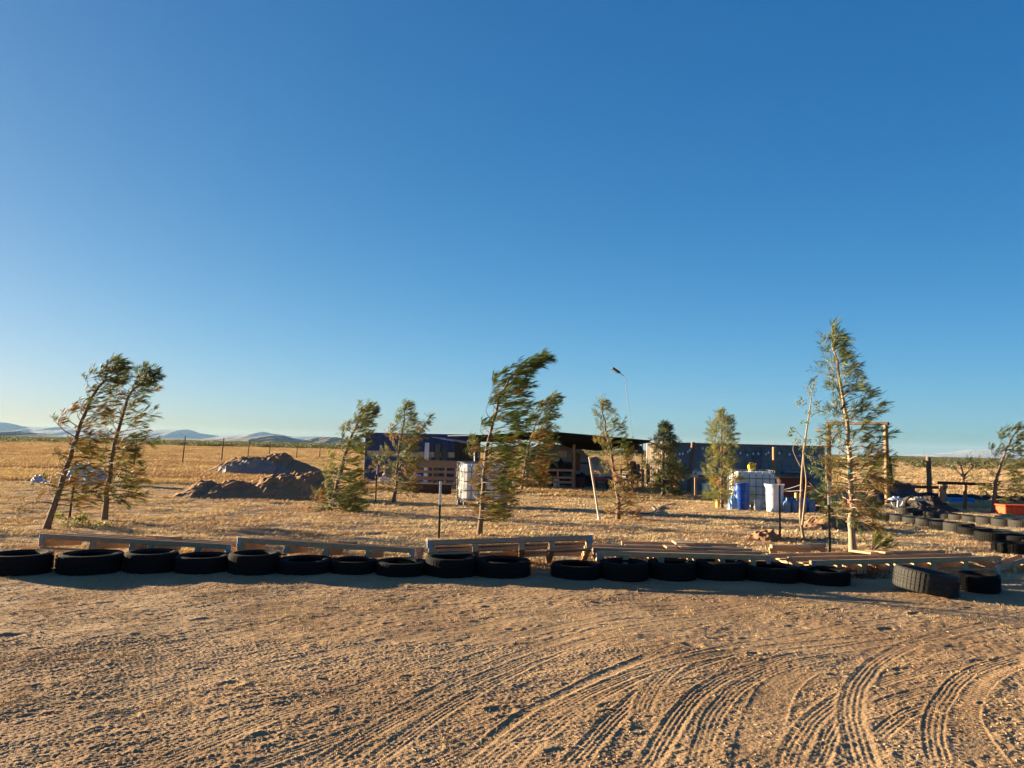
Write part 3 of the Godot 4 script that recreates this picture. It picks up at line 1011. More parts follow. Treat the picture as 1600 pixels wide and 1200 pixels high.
func pallet(label: String, length: float, width: float, crosses: Array, woods: Array, tabs := [-0.02, 0.06], group := "") -> Node3D:
	# x along the runners, z across; the base at y = 0
	var t := thing("wooden_pallet", label, "pallet", Vector3.ZERO, 0.0, group)
	var wood := func() -> Material: return M[woods[rng.randi() % woods.size()]]
	for z in [width * 0.27, -width * 0.25]:
		piece("deck_slat", Vector3(length * 0.99, 0.02, 0.09), wood.call(), t, Vector3(0, 0.114, z), Basis(Vector3.UP, rng.randf_range(-0.01, 0.01)))
	for z in [width / 2.0 - 0.025, 0.0, -width / 2.0 + 0.025]:
		piece("runner", Vector3(length, 0.064, 0.048), wood.call(), t, Vector3(0, 0.135, z), Basis(Vector3.UP, rng.randf_range(-0.004, 0.004)))
	for x in crosses:
		piece("stringer", Vector3(0.075, 0.098, width - 0.01), wood.call(), t, Vector3(x * length, 0.0525, 0), Basis(Vector3.UP, rng.randf_range(-0.02, 0.02)))
	for x in tabs:
		piece("deck_board", Vector3(0.15, 0.03, width * 0.4), wood.call(), t, Vector3(x * length, 0.183, -width * 0.28), Basis(Vector3.UP, rng.randf_range(-0.03, 0.03)))
	for s in PackedFloat32Array([-1.0, 1.0]):
		piece("bottom_runner", Vector3(length * 0.27, 0.022, 0.075), wood.call(), t, Vector3(s * length * 0.355, -0.012, width / 2.0 - 0.04))
		for z in [width / 2.0, -width / 2.0]:
			piece("end_plate", Vector3(0.055, 0.105, 0.003), M.galvanised, t, Vector3(s * (length / 2.0 - 0.032), 0.112, z + 0.0018 * signf(z)), Basis(), 0.001)
	return t

func lay(t: Node3D, a: Vector3, b: Vector3, tilt: float, from: Vector3) -> void:
	# puts the local point FROM at a, with the local x axis towards b and a tilt about it
	var x := (b - a).normalized()
	var z := x.cross(Vector3.UP).normalized()
	var y := z.cross(x).normalized()
	var m := Basis(x, y, z) * Basis(Vector3(1, 0, 0), tilt)
	t.transform = Transform3D(m, a - m * from)

func t_post(label: String, at: Vector3, tall: float, painted: float, material: Material, lean := 0.0, group := "") -> Node3D:
	var t := thing("steel_post", label, "post", at, 0.0, group)
	t.rotation = Vector3(0, rng.randf_range(-0.4, 0.4), lean)
	var s := Shape.new()
	s.box(Vector3(0, (tall - painted) / 2.0 - 0.1, 0), Vector3(0.038, tall - painted + 0.2, 0.005))
	s.box(Vector3(0, (tall - painted) / 2.0 - 0.1, -0.018), Vector3(0.005, tall - painted + 0.2, 0.03))
	for k in int((tall - painted) / 0.055):
		s.box(Vector3(0, 0.03 + k * 0.055, 0.0055), Vector3(0.016, 0.014, 0.008))
	part("shaft", s, material, t)
	if painted > 0.0:
		var w := Shape.new()
		w.box(Vector3(0, tall - painted / 2.0, 0), Vector3(0.039, painted, 0.006))
		w.box(Vector3(0, tall - painted / 2.0, -0.018), Vector3(0.006, painted, 0.03))
		for k in int(painted / 0.055):
			w.box(Vector3(0, tall - painted + 0.02 + k * 0.055, 0.006), Vector3(0.016, 0.014, 0.008))
		part("painted_tip", w, M.white_paint, t)
	return t

func round_post(called: String, label: String, category: String, a: Vector3, b: Vector3, r: float, material: Material) -> Node3D:
	var t := thing(called, label, category, a)
	var s := Shape.new()
	var p := []
	var rr := []
	for k in 7:
		p.append((b - a) * (k / 6.0) + Vector3(n_mid.get_noise_2d(k, a.x * 9.0), 0, 0) * 0.03 * r / 0.1)
		rr.append(r * (1.05 - 0.15 * k / 6.0))
	p[0].y -= 0.05
	s.tube(p, rr, 12)
	part("shaft", s, material, t)
	var cap := Shape.new()
	cap.lathe([Vector2(r * 0.9, 0), Vector2(r * 0.86, 0.01), Vector2(0.001, 0.014)], 12, b - a)
	part("cut_end", cap, M.pale_timber, t)
	return t

func tote(label: String, at: Vector3, turn: float, k: float, water: float) -> Node3D:
	# a bulk tank in a cage on a pallet
	var t := thing("bulk_tank", label, "tank", at, turn)
	var w := 1.2 * k
	var d := 1.0 * k
	var h := 1.16 * k
	var base := 0.14 * k
	var s := Shape.new()
	s.box(Vector3(0, base + 0.02 + (h - base - 0.08) / 2.0, 0), Vector3(w - 0.06, h - base - 0.08, d - 0.06), Basis(), 0.07)
	for x in [-0.36, -0.12, 0.12, 0.36]:
		for z in PackedFloat32Array([-1.0, 1.0]):
			s.box(Vector3(x * w, h * 0.56, z * (d / 2.0 - 0.03)), Vector3(0.13, h * 0.62, 0.03), Basis(), 0.012)
	for z in [-0.3, 0.0, 0.3]:
		for x in PackedFloat32Array([-1.0, 1.0]):
			s.box(Vector3(x * (w / 2.0 - 0.03), h * 0.56, z * d), Vector3(0.03, h * 0.62, 0.15), Basis(), 0.012)
	part("tank_body", s, M.tote_plastic, t)
	if water > 0.0:
		var b := Shape.new()
		b.box(Vector3(-w * 0.18, base + 0.03 + water * h / 2.0, d / 2.0 - 0.012), Vector3(w * 0.52, water * h, 0.012), Basis(), 0.005)
		part("stained_face", b, M.tote_water, t)
	for q in 5:
		var y := lerpf(base + 0.06, h - 0.01, q / 4.0)
		var c := Shape.new()
		c.tube([Vector3(-w / 2, y, -d / 2), Vector3(w / 2, y, -d / 2), Vector3(w / 2, y, d / 2), Vector3(-w / 2, y, d / 2), Vector3(-w / 2, y, -d / 2)], [0.011, 0.011, 0.011, 0.011, 0.011], 5)
		part("cage_bar", c, M.cage_steel, t)
	for q in 7:
		for z in PackedFloat32Array([-1.0, 1.0]):
			var c := Shape.new()
			var x := lerpf(-w / 2, w / 2, q / 6.0)
			c.tube([Vector3(x, base, z * (d / 2 + 0.012)), Vector3(x, h, z * (d / 2 + 0.012))], [0.010, 0.010], 5)
			part("cage_bar", c, M.cage_steel, t)
	for q in 4:
		for x in PackedFloat32Array([-1.0, 1.0]):
			var c := Shape.new()
			var z := lerpf(-d * 0.3, d * 0.3, q / 3.0)
			c.tube([Vector3(x * (w / 2 + 0.012), base, z), Vector3(x * (w / 2 + 0.012), h, z)], [0.010, 0.010], 5)
			part("cage_bar", c, M.cage_steel, t)
	for z in [-0.42, 0.0, 0.42]:
		piece("skid", Vector3(w, 0.03, 0.12), M.cage_steel, t, Vector3(0, 0.015, z * d))
		for x in [-0.45, 0.0, 0.45]:
			piece("foot", Vector3(0.1, base - 0.03, 0.1), M.cage_steel, t, Vector3(x * w, base / 2.0 + 0.015, z * d))
	var lid := Shape.new()
	lid.lathe([Vector2(0.1, 0), Vector2(0.1, 0.05), Vector2(0.085, 0.06), Vector2(0.001, 0.062)], 16, Vector3(0, h - 0.06, 0))
	part("lid", lid, M.white_plastic, t)
	return t

func turned(called: String, label: String, category: String, at: Vector3, profile: Array, material: Material, segs := 24, rim: Material = null) -> Node3D:
	var t := thing(called, label, category, at)
	var s := Shape.new()
	s.lathe(profile, segs)
	part("body", s, material, t)
	var lip: Vector2 = profile[-1]
	for q in profile:
		if q.x > lip.x: lip = q
	var ring := Shape.new()
	var top: Vector2 = profile[-2] if profile.size() > 2 else profile[-1]
	ring.lathe([Vector2(top.x * 1.03, top.y - 0.03), Vector2(top.x * 1.05, top.y - 0.015), Vector2(top.x * 1.03, top.y)], segs)
	part("rim", ring, rim if rim else material, t)
	return t

func crumple(called: String, label: String, category: String, at: Vector3, size: Vector3, material: Material, seed_at: float, folds := 0.35, parent: Node = null) -> Node3D:
	# a heap of sheeting: a dome with folds
	folds *= 0.55
	var t := thing(called, label, category, at)
	var s := Shape.new()
	var rows := []
	var n := 26
	for j in n + 1:
		var row := PackedVector3Array()
		for i in n + 1:
			var u := float(i) / n * 2.0 - 1.0
			var w := float(j) / n * 2.0 - 1.0
			var r := minf(1.0, sqrt(u * u + w * w))
			var k := n_mid.get_noise_2d(u * 1.4 + seed_at, w * 1.4) 
			var k2 := absf(n_clod.get_noise_2d(u * 0.28 + seed_at, w * 0.28))
			var y := pow(maxf(0.0, 1.0 - r * r), 0.7) * (1.0 + folds * k * 1.6) - folds * k2 * 0.8 * (1.0 - r * 0.5) + 0.05 * folds
			row.append(Vector3(u * size.x / 2.0 * (1.0 + 0.25 * k), maxf(-0.06, y * size.y), -w * size.z / 2.0 * (1.0 + 0.25 * k2)))
		rows.append(row)
	s.sheet(rows, false)
	part("sheet", s, material, t)
	return t

func mound(label: String, category: String, crest: Array, z: float, deep: float, material: Material, rough: float, called := "dirt_mound") -> Node3D:
	# crest: Vector2(x, y) along a ridge at depth z
	var x0: float = crest[0].x
	var x1: float = crest[-1].x
	var mid := Vector3((x0 + x1) / 2.0, land((x0 + x1) / 2.0, z), z)
	var t := thing(called, label, category, mid)
	var rows := []
	var nr := 44
	var nc := 120
	for j in nr + 1:
		var w := float(j) / nr * 2.0 - 1.0
		var row := PackedVector3Array()
		for i in nc + 1:
			var x := lerpf(x0, x1, float(i) / nc)
			var k := 0
			while k < crest.size() - 2 and crest[k + 1].x < x:
				k += 1
			var f := smoothstep(0.0, 1.0, (x - crest[k].x) / maxf(0.01, crest[k + 1].x - crest[k].x))
			var ground_y := land(x, z - w * deep)
			var top := maxf(0.0, lerpf(crest[k].y, crest[k + 1].y, f) - ground_y)
			var prof := pow(maxf(0.0, 1.0 - absf(w) ** 1.4), 1.15)
			var lump := n_mid.get_noise_2d(x * 1.1 + 5.0, w * deep * 1.1) * 0.5 + n_clod.get_noise_2d(x * 0.8, w * deep * 0.8) * 0.22
			var y := ground_y + top * prof * (1.0 + rough * lump) + rough * 0.12 * lump * prof - 0.05 + 0.03 * prof
			row.append(Vector3(x, y, z - w * deep + 0.2 * lump) - mid)
		rows.append(row)
	var s := Shape.new()
	s.sheet(rows)
	part("heap", s, material, t)
	return t

func wave_wall(x0: float, x1: float, y0: float, y1: float, z: float, pitch := 0.28, depth := 0.035, along_z := false) -> Shape:
	# trapezoid corrugation standing upright
	var s := Shape.new()
	var x := x0
	var line := []
	while x < x1 - 0.001:
		for q in [[0.0, 0.0], [0.25, 0.0], [0.36, 1.0], [0.86, 1.0], [1.0, 0.0]]:
			var xx := minf(x1, x + q[0] * pitch)
			line.append(Vector2(xx, q[1] * depth))
		x += pitch
	for k in line.size() - 1:
		var a: Vector2 = line[k]
		var b: Vector2 = line[k + 1]
		if a.distance_to(b) < 0.0005: continue
		var mk := func(p: Vector2, y: float) -> Vector3: return Vector3(z - p.y, y, p.x) if along_z else Vector3(p.x, y, z - p.y)
		s.quad(mk.call(a, y0), mk.call(b, y0), mk.call(b, y1), mk.call(a, y1), Vector3(1, 0, 0) if along_z else Vector3(0, 0, 1))
	return s

func standing_pallet(label: String, at: Vector3, turn: float, wide: float, tall: float, rows: Array, posts: Array, mats: Array, group := "") -> Node3D:
	var t := thing("pallet_fence", label, "fence", at, turn, group)
	for r in rows:
		piece("board", Vector3(wide, r[1], 0.022), M[mats[rng.randi() % mats.size()]], t, Vector3(0, r[0] * tall, 0.045), Basis(Vector3(0, 0, 1), rng.randf_range(-0.006, 0.006)))
		if r.size() > 2:
			piece("board", Vector3(wide, r[1], 0.022), M[mats[rng.randi() % mats.size()]], t, Vector3(0, r[0] * tall + 0.02, -0.045))
	for x in posts:
		piece("upright", Vector3(0.075, tall, 0.062), M[mats[rng.randi() % mats.size()]], t, Vector3(x * wide, tall / 2.0, 0))
	return t


# ---------------------------------------------------------------- the scene
func _ready() -> void:
	rng.seed = 20240517
	# camera
	var cam := Camera3D.new()
	cam.name = "camera"
	cam.transform = Transform3D(Basis(Vector3(1, 0.022, 0.002), Vector3(-0.022, 0.996, 0.085), Vector3(0, -0.085, 0.996)).orthonormalized(), Vector3(0, 1.6, 0))
	cam.fov = 54.7
	cam.near = 0.05
	cam.far = 40000.0
	cam.current = true
	add_child(cam)
	# sun: low, from the left and a little ahead
	var sun_el := deg_to_rad(7.5)
	var sun_az := deg_to_rad(23.0)
	var to_sun := Vector3(-cos(sun_el) * cos(sun_az), sin(sun_el), -cos(sun_el) * sin(sun_az))
	var sun := DirectionalLight3D.new()
	sun.name = "sun"
	add_child(sun)
	sun.look_at_from_position(Vector3.ZERO, -to_sun, Vector3.UP)
	sun.light_energy = 1.6
	sun.light_color = Color(1.0, 0.79, 0.52).linear_to_srgb()
	sun.light_angular_distance = 0.5
	sun.shadow_enabled = true
	# sky: clear air, brighter and paler towards the horizon and the sun
	var sw := 512
	var sh := 256
	var data := PackedFloat32Array()
	data.resize(sw * sh * 3)
	for j in sh:
		var el := PI / 2.0 - (j + 0.5) / sh * PI
		var e := maxf(0.0, rad_to_deg(el))
		for i in sw:
			var a := (i + 0.5) / sw * TAU
			var d := Vector3(sin(a) * cos(el), sin(el), -cos(a) * cos(el))
			var g := rad_to_deg(acos(clampf(d.dot(to_sun), -1.0, 1.0)))
			var e1 := exp(-e / 2.5)
			var e2 := exp(-e / 8.0)
			var e3 := exp(-e / 25.0)
			var g1 := exp(-g / 40.0)
			var g2 := g1 * exp(-e / 20.0)
			var tone := Vector3(exp(-4.9846 - 0.4779 * e1 + 1.2224 * e2 + 3.0752 * e3 + 4.5580 * g1 - 2.4320 * g2), exp(-2.5534 - 0.4308 * e1 + 0.3554 * e2 + 1.9148 * e3 + 1.5342 * g1 - 0.5141 * g2), exp(-1.3108 - 0.6423 * e1 - 0.1199 * e2 + 1.3030 * e3 + 0.7370 * g1 - 0.3382 * g2))
			# the haze in front of the sky is real and adds its own light: leave that share out here
			var f := 1.0 - exp(-HAZE * minf(13000.0, 246.0 / maxf(sin(el), 0.001)))
			tone = (tone - f * Vector3(0.68, 0.97, 1.10)).max(tone * 0.3) / (1.0 - f)
			var r_ := tone.x + 0.035 * smooth(25.0, 80.0, e)
			var g_ := tone.y
			var b_ := tone.z
			var at := (j * sw + i) * 3
			data[at] = r_ / EXPOSURE
			data[at + 1] = g_ / EXPOSURE
			data[at + 2] = b_ / EXPOSURE
	var pano := PanoramaSkyMaterial.new()
	pano.panorama = ImageTexture.create_from_image(Image.create_from_data(sw, sh, false, Image.FORMAT_RGBF, data.to_byte_array()))
	var sky := Sky.new()
	sky.sky_material = pano
	var env := Environment.new()
	env.background_mode = Environment.BG_SKY
	env.sky = sky
	env.tonemap_mode = Environment.TONE_MAPPER_LINEAR
	env.tonemap_exposure = EXPOSURE
	env.sdfgi_enabled = true
	env.ssao_enabled = true
	env.ssil_enabled = true
	env.fog_enabled = true
	env.fog_density = HAZE
	env.fog_light_color = Color(0.66, 0.84, 1.0)
	var world := WorldEnvironment.new()
	world.name = "world"
	world.environment = env
	add_child(world)

	n_big.frequency = 0.35; n_big.fractal_octaves = 3; n_big.seed = 3
	n_mid.frequency = 1.6; n_mid.fractal_octaves = 3; n_mid.seed = 7
	n_clod.frequency = 8.5; n_clod.fractal_octaves = 3; n_clod.seed = 11
	n_fine.frequency = 34.0; n_fine.fractal_octaves = 2; n_fine.seed = 13
	materials()
	build_ground()
	build_far()
	build_yard_buildings()
	build_tyres()
	build_pallets()
	build_trees()
	build_posts()
	build_stores()
	build_right_side()
	build_grass()
	build_scrub()


func build_far() -> void:
	range_of_hills("mountains", [Vector2(-9210.774, 53.377), Vector2(-8156.068, 125.319), Vector2(-7262.505, 185.638), Vector2(-6853.116, 178.225), Vector2(-6526.365, 181.265), Vector2(-6411.14, 171.525), Vector2(-6293.701, 133.262), Vector2(-6032.023, 130.804), Vector2(-5746.481, 137.026), Vector2(-5459.752, 126.953), Vector2(-5050.151, 111.403), Vector2(-4593.26, 121.356), Vector2(-4422.406, 133.236), Vector2(-4275.265, 132.362), Vector2(-4136.768, 139.459), Vector2(-4003.354, 93.431), Vector2(-3699.681, 67.443), Vector2(-3561.666, 82.671), Vector2(-3334.278, 108.001), Vector2(-3163.924, 132.098), Vector2(-3023.76, 106.609), Vector2(-2785.555, 79.194), Vector2(-2622.548, 86.817), Vector2(-2516.465, 89.126), Vector2(-2287.099, 73.749), Vector2(-1943.728, 64.931), Vector2(-1452.969, 43.038), Vector2(-798.529, 0.312)], -9500.0, 900.0, M.mountain_rock, 0.3)
	range_of_hills("mountains", [Vector2(5061.8, 5.732), Vector2(5241.979, 29.963), Vector2(5372.785, 36.869), Vector2(5478.987, 39.176), Vector2(5561.072, 54.781), Vector2(5667.601, 67.667), Vector2(5774.253, 83.813), Vector2(5872.912, 104.672), Vector2(5937.954, 94.693), Vector2(6060.996, 110.388), Vector2(6142.429, 102.392), Vector2(6223.408, 81.372), Vector2(6385.966, 58.88), Vector2(6549.27, 58.363), Vector2(6876.683, 77.673), Vector2(7366.485, 72.051), Vector2(8100.268, 47.345), Vector2(8996.245, 9.938)], -9500.0, 900.0, M.mountain_rock, 0.3)
	range_of_hills("hill", [Vector2(-2632.889, -3.666), Vector2(-2359.667, 16.003), Vector2(-2195.112, 21.783), Vector2(-2126.589, 24.923), Vector2(-2079.392, 19.362), Vector2(-2029.339, 12.218), Vector2(-1919.011, 7.76), Vector2(-1808.709, 3.304)], -3200.0, 420.0, M.hill_soil, 0.3)
	range_of_hills("hill", [Vector2(-1835.772, -2.769), Vector2(-1561.517, 7.313), Vector2(-1369.042, 7.388), Vector2(-1259.11, 8.409), Vector2(-1149.461, 14.909), Vector2(-1092.119, 23.016), Vector2(-1018.288, 32.035), Vector2(-985.212, 30.833), Vector2(-951.84, 23.326), Vector2(-912.859, 13.201), Vector2(-874.148, 8.559)], -3200.0, 420.0, M.hill_soil, 0.3)
	range_of_hills("hill", [Vector2(-981.251, 6.396), Vector2(-917.433, 16.525), Vector2(-859.627, 31.193), Vector2(-804.061, 30.653), Vector2(-754.113, 24.451), Vector2(-680.595, 12.937), Vector2(-578.037, 4.974)], -3400.0, 420.0, M.hill_soil, 0.3)
	range_of_hills("hill", [Vector2(521.095, -3.822), Vector2(559.723, 0.868), Vector2(577.735, 6.395), Vector2(598.343, 9.411), Vector2(624.136, 6.119), Vector2(675.71, -0.462), Vector2(727.259, -3.191)], -3000.0, 300.0, M.hill_soil, 0.3)
	# power line posts on the skyline
	for q in [[Vector3(-624.14, -0.335, -939.003), Vector3(-625.405, 15.752, -939.003), "thin timber power pole far off below the pale mountains"], [Vector3(502.587, -0.665, -905.423), Vector3(502.824, 8.636, -905.423), "thin far mast on the skyline beside distant blue mountains"]]:
		var t := thing("power_pole", q[2], "pole", q[0])
		var s := Shape.new()
		var k: Vector3 = q[1] - q[0]
		s.tube([Vector3.ZERO, Vector3(0, k.y, 0)], [0.22, 0.16], 6)
		part("shaft", s, M.pole_wood_dark, t)
		piece("cross_arm", Vector3(2.4, 0.18, 0.16), M.pole_wood_dark, t, Vector3(0, k.y * 0.93, 0.2))
	# earth heaps by the far fence
	mound("long dark dirt mound with broken earth beside the leaning bushy pine", "mound", [Vector2(-10.942, -0.291), Vector2(-10.548, -0.123), Vector2(-10.254, 0.044), Vector2(-9.96, 0.212), Vector2(-9.703, 0.338), Vector2(-9.461, 0.363), Vector2(-9.251, 0.227), Vector2(-9.053, 0.322), Vector2(-8.814, 0.397), Vector2(-8.531, 0.414), Vector2(-8.283, 0.328), Vector2(-8.118, 0.272), Vector2(-8.002, 0.375), Vector2(-7.744, 0.501), Vector2(-7.404, 0.589), Vector2(-7.04, 0.617), Vector2(-6.676, 0.665), Vector2(-6.393, 0.692), Vector2(-6.088, 0.678), Vector2(-5.778, 0.544), Vector2(-5.39, 0.009)], -22.612 - 1.1, 1.6, M.mound_soil, 0.28)
	mound("higher dirt mound behind, topped by a pointed crest, grey sheeting on it", "mound", [Vector2(-19.706, -0.552), Vector2(-19.03, -0.128), Vector2(-18.35, 0.255), Vector2(-17.706, 0.536), Vector2(-17.218, 0.67), Vector2(-16.557, 0.664), Vector2(-15.897, 0.657), Vector2(-15.368, 0.813), Vector2(-14.92, 0.925), Vector2(-14.592, 0.973), Vector2(-14.253, 0.796), Vector2(-13.91, 0.516), Vector2(-13.283, 0.324), Vector2(-12.654, 0.092), Vector2(-12.101, -0.305)], -46.598 - 1.5, 2.6, M.mound_soil, 0.22)
	crumple("plastic_sheet", "crumpled grey plastic sheet thrown over the higher dirt mound", "sheet", Vector3(-14.952, -0.336, -44.933) + Vector3(0, 0.05, 1.2), Vector3(4.2, 0.8, 1.9), M.grey_sheet, 3.0, 0.5)
	crumple("plastic_sheet", "pale blue and white plastic sheet heaped behind the most slanting pine", "sheet", Vector3(-16.803, -0.232, -29.688), Vector3(1.792, 0.72, 1.1), M.blue_sheet, 8.0, 0.6)
	crumple("plastic_sheet", "small pale blue plastic scrap lying alone on the dry grass", "sheet", Vector3(-19.18, -0.245, -30.477), Vector3(0.578, 0.27, 0.5), M.blue_sheet, 15.0, 0.6)
	# fence of thin posts across the plain
	for q in [[Vector3(-26.733, -0.335, -60.935), 2.289], [Vector3(-26.656, -0.335, -68.939), 2.237], [Vector3(-27.495, -0.335, -78.179), 2.137], [Vector3(-27.383, -0.335, -84.65), 1.988], [Vector3(-26.159, -0.335, -91.245), 1.909], [Vector3(-24.619, -0.335, -96.218), 1.973], [Vector3(-27.281, -0.335, -54.175), 2.08]]:
		var t := thing("fence_post", "thin dark timber post of the plain fence behind the dirt mounds", "post", q[0], 0.0, "posts of the plain fence")
		var s := Shape.new()
		s.tube([Vector3(0, -0.1, 0), Vector3(0.06, q[1] * 0.6, 0), Vector3(0.12, q[1], 0)], [0.055, 0.05, 0.045], 7)
		part("shaft", s, M.dark_timber, t)
		for k in 3:
			piece("wire_staple", Vector3(0.03, 0.03, 0.1), M.galvanised, t, Vector3(0.05 * k, q[1] * (0.35 + 0.22 * k), 0.07))
	for q in [[Vector3(-26.703, -0.335, -59.819), 1.6, "dark flat board lying at the foot of the tallest fence post"], [Vector3(-27.684, -0.335, -64.989), 1.3, "pale flat board lying beyond the tallest fence post"], [Vector3(-23.257, -0.335, -90.308), 1.0, "short dark board lying below the fence, next to the container"]]:
		var t := thing("loose_board", q[2], "board", q[0])
		for k in 3:
			piece("plank", Vector3(q[1], 0.05, 0.16), M.dark_timber if k != 1 else M.fence_wood, t, Vector3(0.1 * k, 0.06 + 0.05 * (k % 2), -0.2 * k), Basis(Vector3.UP, 0.1 * k))


func container(called: String, label: String, at: Vector3, turn: float, length: float, tall: float, deep: float, band: Array, wall: Material, top: Material) -> Node3D:
	# x along the front from the corner AT; the front faces +z
	var t := thing(called, label, "container", at, turn)
	var y0 := 0.12
	var ys := [y0]
	var ms := []
	if band:
		ys.append_array([band[0], band[1], tall - 0.12])
		ms = [wall, M.container_cream, wall]
	else:
		ys.append(tall - 0.12)
		ms = [wall]
	for k in ms.size():
		part("painted_band" if ms[k] != wall else "front_wall", wave_wall(0.1, length - 0.1, ys[k], ys[k + 1], 0.0), ms[k], t)
		part("painted_band" if ms[k] != wall else "side_wall", wave_wall(-deep + 0.1, -0.1, ys[k], ys[k + 1], length - 0.03, 0.28, 0.035, true), ms[k], t)
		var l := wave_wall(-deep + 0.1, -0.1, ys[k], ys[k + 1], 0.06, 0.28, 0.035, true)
		part("painted_band" if ms[k] != wall else "side_wall", l, M.shed_end_toned if called == "metal_shed" else ms[k], t)
	piece("back_wall", Vector3(length - 0.1, tall - 0.2, 0.05), wall, t, Vector3(length / 2.0, tall / 2.0, -deep + 0.03))
	piece("floor", Vector3(length - 0.1, 0.1, deep - 0.1), M.dark_timber, t, Vector3(length / 2.0, 0.1, -deep / 2.0))
	piece("roof", Vector3(length - 0.05, 0.04, deep - 0.05), top, t, Vector3(length / 2.0, tall - 0.04, -deep / 2.0))
	for z in [-0.05, -deep + 0.05]:
		piece("top_rail", Vector3(length - 0.2, 0.12, 0.09), wall, t, Vector3(length / 2.0, tall - 0.065, z))
		piece("bottom_rail", Vector3(length - 0.2, 0.14, 0.09), wall, t, Vector3(length / 2.0, 0.07, z))
		for x in [0.06, length - 0.06]:
			piece("corner_post", Vector3(0.13, tall, 0.13), wall, t, Vector3(x, tall / 2.0, z), Basis(), 0.01)
	return t

func build_yard_buildings() -> void:
	var d1 := 40.697
	container("shipping_container", "dark blue corrugated shipping container with a cream band along it", Vector3(-7.958, -0.412, -40.697), deg_to_rad(-1.0), 6.175, 2.658, 2.44, [1.385, 1.663], M.container_blue, M.container_blue)
	# long shed: dark ribbed wall, a panel, and a wavy roof sheet
	var at := Vector3(8.508, -0.594, -39.867)
	var length: float = 9.482
	var tall: float = 2.633
	var turn := atan2(-(-42.11 - at.z), length)
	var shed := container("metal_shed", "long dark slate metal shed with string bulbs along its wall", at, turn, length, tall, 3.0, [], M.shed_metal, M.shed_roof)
	var roof := wave_wall(-0.12, length + 0.15, 0.0, 0.03, 0.0, 0.2, 0.03)
	var rs := Shape.new()
	var x := -0.12
	while x < length + 0.1:
		rs.tube([Vector3(x, tall + 0.005, 0.16), Vector3(x, tall + 0.02, -3.1)], [0.028, 0.028], 6)
		x += 0.105
	part("roof_sheet", rs, M.shed_roof, shed)
	var px0: float = 4.968
	var panel := wave_wall(px0, px0 + 0.501, 0.1, tall - 0.15, 0.05, 0.14, 0.02)
	part("wall_panel", panel, M.shed_panel, shed)
	piece("counter_edge", Vector3(1.5, 0.07, 0.45), M.shed_panel, shed, Vector3(4.037, 1.33, 0.25))
	piece("counter_edge", Vector3(1.35, 0.06, 0.45), M.galvanised, shed, Vector3(7.328, 1.18, 0.25))
	# bulbs on a cord
	var lights := thing("string_lights", "string of white bulbs hung along the slate shed wall", "string lights", at + Vector3(0, 0, 0.32))
	var cord := Shape.new()
	var spots := [Vector3(8.652, 1.55, -39.621),Vector3(8.796, 1.417, -39.657),Vector3(9.013, 1.438, -39.711),Vector3(9.194, 1.459, -39.755),Vector3(9.484, 1.567, -39.827),Vector3(9.593, 1.671, -39.854),Vector3(10.324, 1.755, -40.033),Vector3(10.434, 1.38, -40.06),Vector3(10.655, 1.453, -40.114),Vector3(12.516, 1.559, -40.563),Vector3(12.931, 1.463, -40.661),Vector3(13.272, 1.539, -40.742),Vector3(13.576, 1.545, -40.814),Vector3(14.033, 1.536, -40.922),Vector3(14.187, 1.627, -40.957),Vector3(14.84, 1.605, -41.11),Vector3(15.458, 1.547, -41.253),Vector3(16.08, 1.488, -41.397),Vector3(16.824, 1.396, -41.567),Vector3(17.259, 1.511, -41.666)]
	var line := []
	var rr := []
	for k in spots.size():
		var q: Vector3 = spots[k] - lights.position
		line.append(q + Vector3(0, 0.09, 0))
		rr.append(0.008)
		if k < spots.size() - 1:
			line.append((q + spots[k + 1] - lights.position) / 2.0 + Vector3(0, 0.13, 0))
			rr.append(0.008)
		var b := Shape.new()
		b.lathe([Vector2(0.001, -0.075), Vector2(0.04, -0.06), Vector2(0.058, -0.015), Vector2(0.045, 0.035), Vector2(0.022, 0.06), Vector2(0.02, 0.09)], 10, q)
		part("bulb", b, M.bulb, lights)
	cord.tube(line, rr, 5)
	part("cord", cord, M.black_sheet, lights)
	# shade cloth on poles
	var shade := thing("shade_canopy", "sagging black shade cloth stretched on poles over the camp stores", "canopy", Vector3(2.733, -0.524, -38.237))
	var front := [Vector3(-1.916, 2.128, -37), Vector3(-0.899, 2.198, -37), Vector3(0.435, 2.307, -37), Vector3(1.803, 2.4, -37), Vector3(2.918, 2.345, -37), Vector3(4.034, 2.274, -37), Vector3(5.308, 2.19, -37), Vector3(6.423, 2.104, -37), Vector3(6.964, 2.084, -37)]
	var low := [Vector3(-2.038, 1.859, -39.5), Vector3(-0.952, 1.883, -39.5), Vector3(0.473, 1.982, -39.5), Vector3(1.933, 1.98, -39.5), Vector3(3.127, 1.667, -39.5), Vector3(4.316, 1.558, -39.5), Vector3(5.673, 1.621, -39.5), Vector3(6.858, 1.917, -39.5), Vector3(7.333, 2.063, -39.5)]
	var back := [Vector3(-2.199, 2.134, -42.5), Vector3(-1.031, 2.196, -42.5), Vector3(0.502, 2.302, -42.5), Vector3(2.073, 2.373, -42.5), Vector3(3.355, 2.291, -42.5), Vector3(4.636, 2.173, -42.5), Vector3(6.099, 2.132, -42.5), Vector3(7.378, 2.087, -42.5), Vector3(7.817, 2.097, -42.5)]
	var rows := []
	for j in 17:
		var w := j / 16.0
		var row := PackedVector3Array()
		for i in 61:
			var u := i / 60.0
			var a := path_point(front, u); var b := path_point(low, u); var c := path_point(back, u)
			var q := a * (1 - w) * (1 - w) + (2.0 * b - 0.5 * a - 0.5 * c) * 2.0 * w * (1 - w) + c * w * w
			q.y += 0.10 * n_mid.get_noise_2d(u * 3.0, w * 1.2) * sin(PI * w)
			row.append(q - shade.position)
		rows.append(row)
